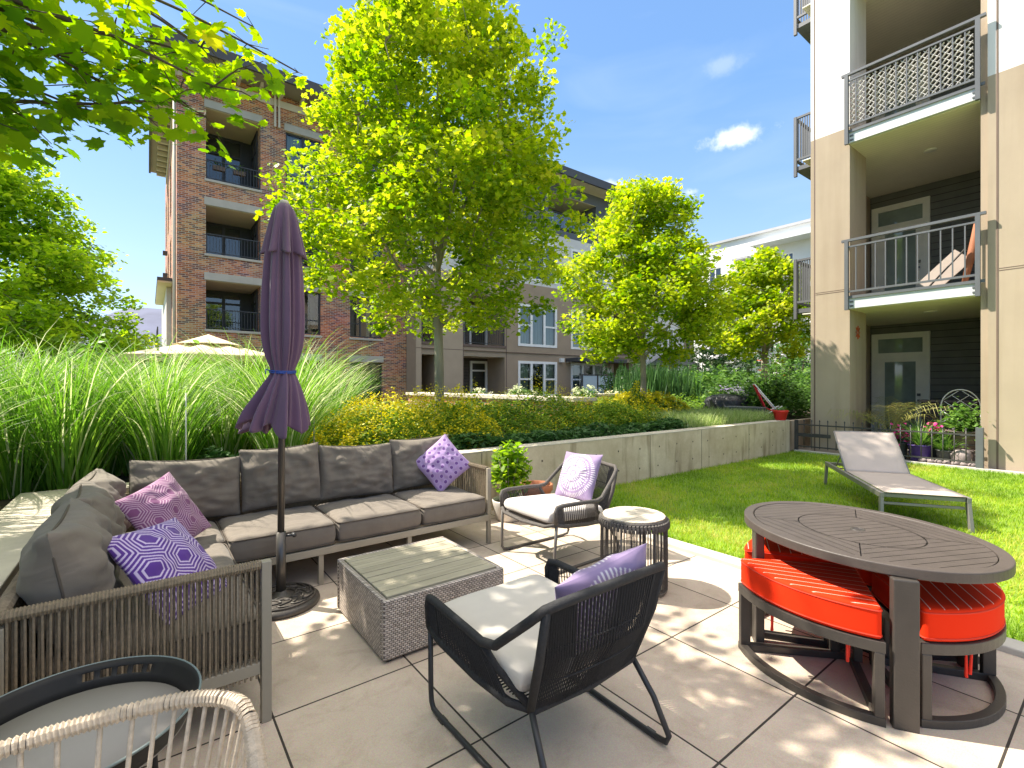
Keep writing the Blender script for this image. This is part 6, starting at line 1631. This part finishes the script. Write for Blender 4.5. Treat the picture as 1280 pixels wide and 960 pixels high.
# ------------------------------------------------------------------ terrace beyond the fence
def blade_plant(root, n, h, wd, mat, seed, z=0, lean=.5, sp=.03, droop=.7, seg=5, tl=.5):
    np.random.seed(seed); a = np.random.rand(n)*6.283; B = np.stack([sp*np.cos(a), sp*np.sin(a), np.full(n, z)], 1)
    return blades('foliage', B, h*np.random.uniform(.7, 1.2, n), np.full(n, wd), mat, np.clip(tl+.25*np.random.randn(n), 0, 1), a, lean*np.random.rand(n)+.05, seg=seg, parent=root, droop=droop)
def palm():
    root = thing('potted_palm', 'yellowing feathery palm in a teal pot behind the fence', 'palm', (11.45, 2.98, .02))
    m = MB(); m.lathe([(0, 0), (.15, 0), (.20, .34), (.21, .36), (.19, .36), (0, .32)], 28); m.build('pot', M['teal_pot'], root)
    rg = np.random.RandomState(5); fr = MB(); C = []; T = []; V = []
    for i in range(17):
        a = i*2.399; ln = rg.uniform(.85, 1.15); th = rg.uniform(.08, .62); p = Vector((.03*math.cos(a), .03*math.sin(a), .34)); pts = [p]
        for s in range(9):
            p = p+Vector((math.cos(a)*math.sin(th), math.sin(a)*math.sin(th), math.cos(th)))*ln/9; th += .13; pts.append(p)
        fr.tube(pts, [.009*(1-.8*k/9) for k in range(10)], 5)
        tint = rg.uniform(.1, .95)
        side = Vector((-math.sin(a), math.cos(a), 0))
        for k in range(2, 10):
            for f_ in (0, .5):
                if k == 9 and f_: continue
                q = pts[k].lerp(pts[min(k+1, 9)], f_); d = (pts[min(k+1, 9)]-pts[k-1]).normalized()
                for sg in (-1, 1):
                    L2 = (.30*math.sin((k+f_-1)/9.5*3.0)+.06)*rg.uniform(.75, 1.15); tip = q+side*sg*L2*.75+d*L2*.55+Vector((0, 0, -.10*L2*rg.uniform(0, 6))); mid = q+side*sg*L2*.4+d*L2*.3+Vector((0, 0, .01)); nn = d*.004
                    V.append([q-nn, q+nn, mid+nn, mid-nn]); T.append(tint); V.append([mid-nn, mid+nn, tip+nn*.2, tip-nn*.2]); T.append(tint)
    fr.build('stem', M['pale_stem'], root)
    np_mesh('fronds', np.array([[list(v) for v in q] for q in V]), 4, LM['palm'], np.clip(np.array(T)+.1*rg.randn(len(T)), 0, 1), root)
M['pale_stem'] = pm('pale_stem', (.30, .30, .10), .6, .2)
palm()
def pot_(name, label, cat, x, y, r, h, mat, z=.02):
    root = thing(name, label, cat, (x, y, z)); m = MB(); m.lathe([(0, 0), (r*.72, 0), (r*.8, .02), (r, h*.93), (r*1.06, h*.94), (r*1.06, h), (r*.93, h), (r*.9, h*.88), (0, h*.88)], 28); m.build('pot', mat, root); return root
r1_ = pot_('potted_plant', 'spiky green plant in a purple pot just behind the fence', 'potted plant', 10.98, 2.42, .17, .30, M['purple_pot']); blade_plant(r1_, 130, .48, .02, LM['mid'], 91, .27, .9, .03, .9, 5, .75)
r1_ = pot_('potted_plant', 'magenta flowering plant left of the purple pot', 'potted plant', 11.1, 2.74, .12, .30, M['grey_plastic']); np.random.seed(92); P_ = np.random.normal(size=(260, 3))*np.array([.09, .09, .08])+np.array([0, 0, .40])
leaves('foliage', P_, .06, OVAL, LM['dark'], np.random.rand(260), r1_); leaves('blossom', P_[:90]+np.array([0, -.03, .05]), .065, DISC, M['pink'], np.random.rand(90), r1_)
r1_ = pot_('potted_plant', 'magenta flowering plant behind the purple pot', 'potted plant', 11.3, 2.28, .12, .42, M['grey_plastic']); P_ = np.random.normal(size=(220, 3))*np.array([.08, .08, .06])+np.array([0, 0, .50]); leaves('foliage', P_, .06, OVAL, LM['dark'], np.random.rand(220), r1_); leaves('blossom', P_[:90]+np.array([0, 0, .04]), .065, DISC, M['pink'], np.random.rand(90), r1_)
r1_ = pot_('potted_plant', 'low leafy plant in a dark pot right of the purple pot', 'potted plant', 11.0, 2.08, .13, .24, M['grey_plastic']); blade_plant(r1_, 90, .42, .028, LM['mid'], 93, .2, 1.0, .03, .9, 5, .8)
r1_ = pot_('barrel_planter', 'half barrel planter with leafy tomato plants by the right end of the fence', 'planter', 11.15, 1.86, .24, .30, M['barrel'], .30); np.random.seed(94); P_ = np.random.normal(size=(900, 3))*np.array([.17, .15, .13])+np.array([0, 0, .48]); leaves('foliage', P_, .075, OVAL, LM['mid'], np.clip(.6+.25*np.random.randn(900), 0, 1), r1_)
m = MB()
for z in (.06, .22): m.lathe([(.222+z*.06, z), (.228+z*.06, z+.012), (.222+z*.06, z+.024)], 28)
m.build('hoop', M['iron'], r1_)
m = MB()
for (x, y) in ((-.16, -.14), (.16, -.14), (-.16, .14), (.16, .14)): m.box(x-.02, x+.02, y-.02, y+.02, -.28, .0)
m.box(-.2, .2, -.18, .18, -.03, -.002); m.build('stand', M['barrel'], r1_)
# trellis
root = thing('arched_trellis', 'white wire arched trellis behind the half barrel planter', 'trellis', (11.75, 2.02, .02))
m = MB(); w_ = .27
arch = [Vector((0, -w_, 0)), Vector((0, -w_, .95))]+[Vector((0, -w_*math.cos(a), .95+.33*math.sin(a))) for a in np.linspace(0, math.pi, 14)[1:-1]]+[Vector((0, w_, .95)), Vector((0, w_, 0))]
m.tube(arch, .011, 6)
for k in range(-3, 5):
    for s in (1, -1):
        y0, z0_, y1, z1_ = -w_, .25+k*.2, w_, .25+k*.2+.45
        if s < 0: y0, y1 = w_, -w_
        top_ = lambda y: .95+.33*math.sqrt(max(0, 1-(y/w_)**2))
        A = [(y0+(y1-y0)*t, z0_+(z1_-z0_)*t) for t in np.linspace(0, 1, 12)]; A = [(y, z) for y, z in A if .1 < z < top_(y)]
        if len(A) > 1: m.tube([(0.004*s, A[0][0], A[0][1]), (.004*s, A[-1][0], A[-1][1])], .006, 5)
m.build('wire_frame', M['white_wire'], root)
# dark slatted folded bench / cabinet
root = thing('slatted_cabinet', 'dark brown slatted storage cabinet against the grey siding', 'cabinet', (12.45, 2.30, .02), R_(6))
m = MB(); m.box(0, .35, -.42, .42, 0, 1.02); m.build('cabinet_body', M['box_dark'], root, bevel=.01)
m = MB(); m.box(-.035, .37, -.45, .45, 1.02, 1.06); m.build('lid', M['barrel'], root, bevel=.008)
m = MB(); m.box(-.03, -.002, -.40, .40, .64, .70); m.box(-.03, -.002, -.42, -.36, .05, 1.0); m.build('door_frame', M['box_dark'], root)
# stacked stones
root = thing('garden_ornament', 'white and black plaster ornament beneath the half barrel planter', 'ornament', (10.93, 1.86, .02))
m = MB(); m.lathe([(0, 0), (.13, 0), (.12, .1), (.15, .18), (.10, .27), (0, .29)], 16, rf=lambda a, z: 1+.15*math.sin(3*a+z*20)); m.build('body', M['rock'], root)
np.random.seed(13)
for i in range(7):
    y = 1.72+i*.105; m = MB(); r = .052
    V = []; 
    for th in np.linspace(0, math.pi, 7):
        for ph_ in np.linspace(0, 2*math.pi, 11)[:-1]:
            k = 1+.25*mnoise.noise(Vector((math.cos(ph_)*2+i*3, math.sin(ph_)*2, th))); V.append((r*k*math.sin(th)*math.cos(ph_), r*1.15*k*math.sin(th)*math.sin(ph_), r*.8*k*math.cos(th)+r*.75))
    m.add(V, [(a*10+b, a*10+(b+1) % 10, (a+1)*10+(b+1) % 10, (a+1)*10+b) for a in range(6) for b in range(10)], True)
    o = m.build('edging_stone', M['rock']); o.location = (10.84, y, .02); tag(o, 'rough grey stone in the row behind the right end of the fence', 'stone', 'row of rough stones behind the fence')

# ------------------------------------------------------------------ things beyond the planter wall
root = thing('covered_grill', 'rounded object under a black weatherproof cover behind the meadow grass', 'covered furniture', (11.5, 6.25, .58))
m = MB(); m.lathe([(.46, 0), (.47, .2), (.46, .38), (.42, .48), (.30, .55), (.12, .575), (0, .58)], 40, rf=lambda a, z: (1.0+.10*math.sin(7*a)*(1-z/.6)+.04*math.sin(13*a))*(1.15 if abs(math.cos(a)) < .7 else 1)); m.build('cover', M['cover'], root)
root = thing('red_flowerpot', 'red plastic flowerpot standing on the end of the concrete wall', 'flowerpot', (10.24, 4.47, .669))
m = MB(); m.lathe([(0, 0), (.095, 0), (.135, .16), (.15, .165), (.15, .20), (.13, .20), (.125, .15), (0, .15)], 32); m.build('pot', M['red_plastic'], root)
np.random.seed(33); P_ = np.random.normal(size=(120, 3))*np.array([.06, .06, .03])+np.array([0, 0, .21]); leaves('foliage', P_, .05, OVAL, LM['mid'], np.random.rand(120), root)
root = thing('red_deck_chair', 'red sling deck chair just behind the end of the concrete wall', 'deck chair', (10.9, 5.05, .62), R_(122))
V = []; prof = [(.28, .06), (.20, .16), (.06, .20), (-.05, .26), (-.16, .52), (-.26, .76)]
for (y, z) in prof:
    for x in (-.18, .18): V.append((x, y, z))
m = MB(); m.add([(y*-1.0, x, z) for x, y, z in V], [(2*i, 2*i+1, 2*i+3, 2*i+2) for i in range(5)], True); o = m.build('sling', M['red_chair'], root); o.modifiers.new('t', 'SOLIDIFY').thickness = .02
m = MB()
for s in (-.19, .19): m.tube([(-.34, s, .0), (.26, s, .78)], .014, 6); m.tube([(.25, s, 0), (-.28, s, .30)], .014, 6)
m.build('frame', M['lamp_white'], root)
root = thing('planter_box', 'dark grey rectangular planter box left of the red deck chair', 'planter', (10.55, 5.35, .6), R_(10))
m = MB(); m.prism([(-.16, -.38), (.16, -.38), (.16, .38), (-.16, .38)], 0, .26); m.build('box', M['grey_plastic'], root, bevel=.015)
m = MB(); m.box(-.18, .18, -.40, .40, .26, .30); m.build('rim', M['grey_plastic'], root, bevel=.008)
# cream parasol
def parasol():
    root = thing('cream_parasol', 'large cream two-tier parasol behind the tall grass in front of the brick building', 'parasol', (1.0, 11.7, .0), R_(30))
    def tier(nm, R, z0, z1, mat, val=.0, sag=.06):
        m = MB(); n = 8; K = 6; V = []
        for k in range(K+1):
            t = k/K
            for j in range(n*6):
                a = 2*math.pi*j/(n*6); sec = (a % (2*math.pi/n))-math.pi/n; q = math.cos(math.pi/n)/math.cos(sec); V.append((R*t*q*math.cos(a), R*t*q*math.sin(a), z1-(z1-z0)*t-sag*math.sin(t*math.pi)*(.6+.4*math.cos(sec*n))))
        N_ = n*6; F = [(k*N_+j, k*N_+(j+1) % N_, (k+1)*N_+(j+1) % N_, (k+1)*N_+j) for k in range(K) for j in range(N_)]; m.add(V, F, True); o = m.build(nm, mat, root); o.modifiers.new('t', 'SOLIDIFY').thickness = .006
        if val:
            v_ = MB(); V = []
            for z in (z0+.003, z0-val):
                for j in range(N_): a = 2*math.pi*j/N_; sec = (a % (2*math.pi/n))-math.pi/n; q = math.cos(math.pi/n)/math.cos(sec)*1.002; V.append((R*q*math.cos(a), R*q*math.sin(a), z+(.02*math.sin(j*1.5) if z < z0 else 0)))
            v_.add(V, [(j, (j+1) % N_, N_+(j+1) % N_, N_+j) for j in range(N_)]); o2 = v_.build('valance', M['parasol_edge'], o); o2.modifiers.new('t', 'SOLIDIFY').thickness = .006
    tier('canopy', 1.62, 1.93, 2.32, M['parasol'], .12); tier('top_tier', .62, 2.20, 2.42, M['parasol'], .0, .02)
    m = MB(); m.tube([(0, 0, 0), (0, 0, 2.4)], .03, 10); m.build('pole', M['iron'], root)
parasol()

# ------------------------------------------------------------------ what repeats belongs to one group
GROUPS = {'lounge_chair': 'rope lounge chairs facing the coffee table', 'throw_pillow': 'purple throw pillows on the seats', 'wedge_stool': 'wedge stools nested under the oval table',
          'hydrangea_bush': 'hydrangeas along the far terraces', 'ornamental_grass': 'ornamental grass clumps behind the sofa', 'small_tree': 'small trees in front of the white building', 'garden_stake': 'thin stakes in the planting',
          'brick_planter_wall': 'low brick garden walls', 'planter_wall': 'concrete planter walls round the patio', 'maple_tree': 'maple trees around the patio', 'potted_plant': 'potted plants'}
for o in list(scene.objects):
    k = o.name.split('.')[0]
    if o.parent is None and k in GROUPS and 'label' in o: o['group'] = GROUPS[k]
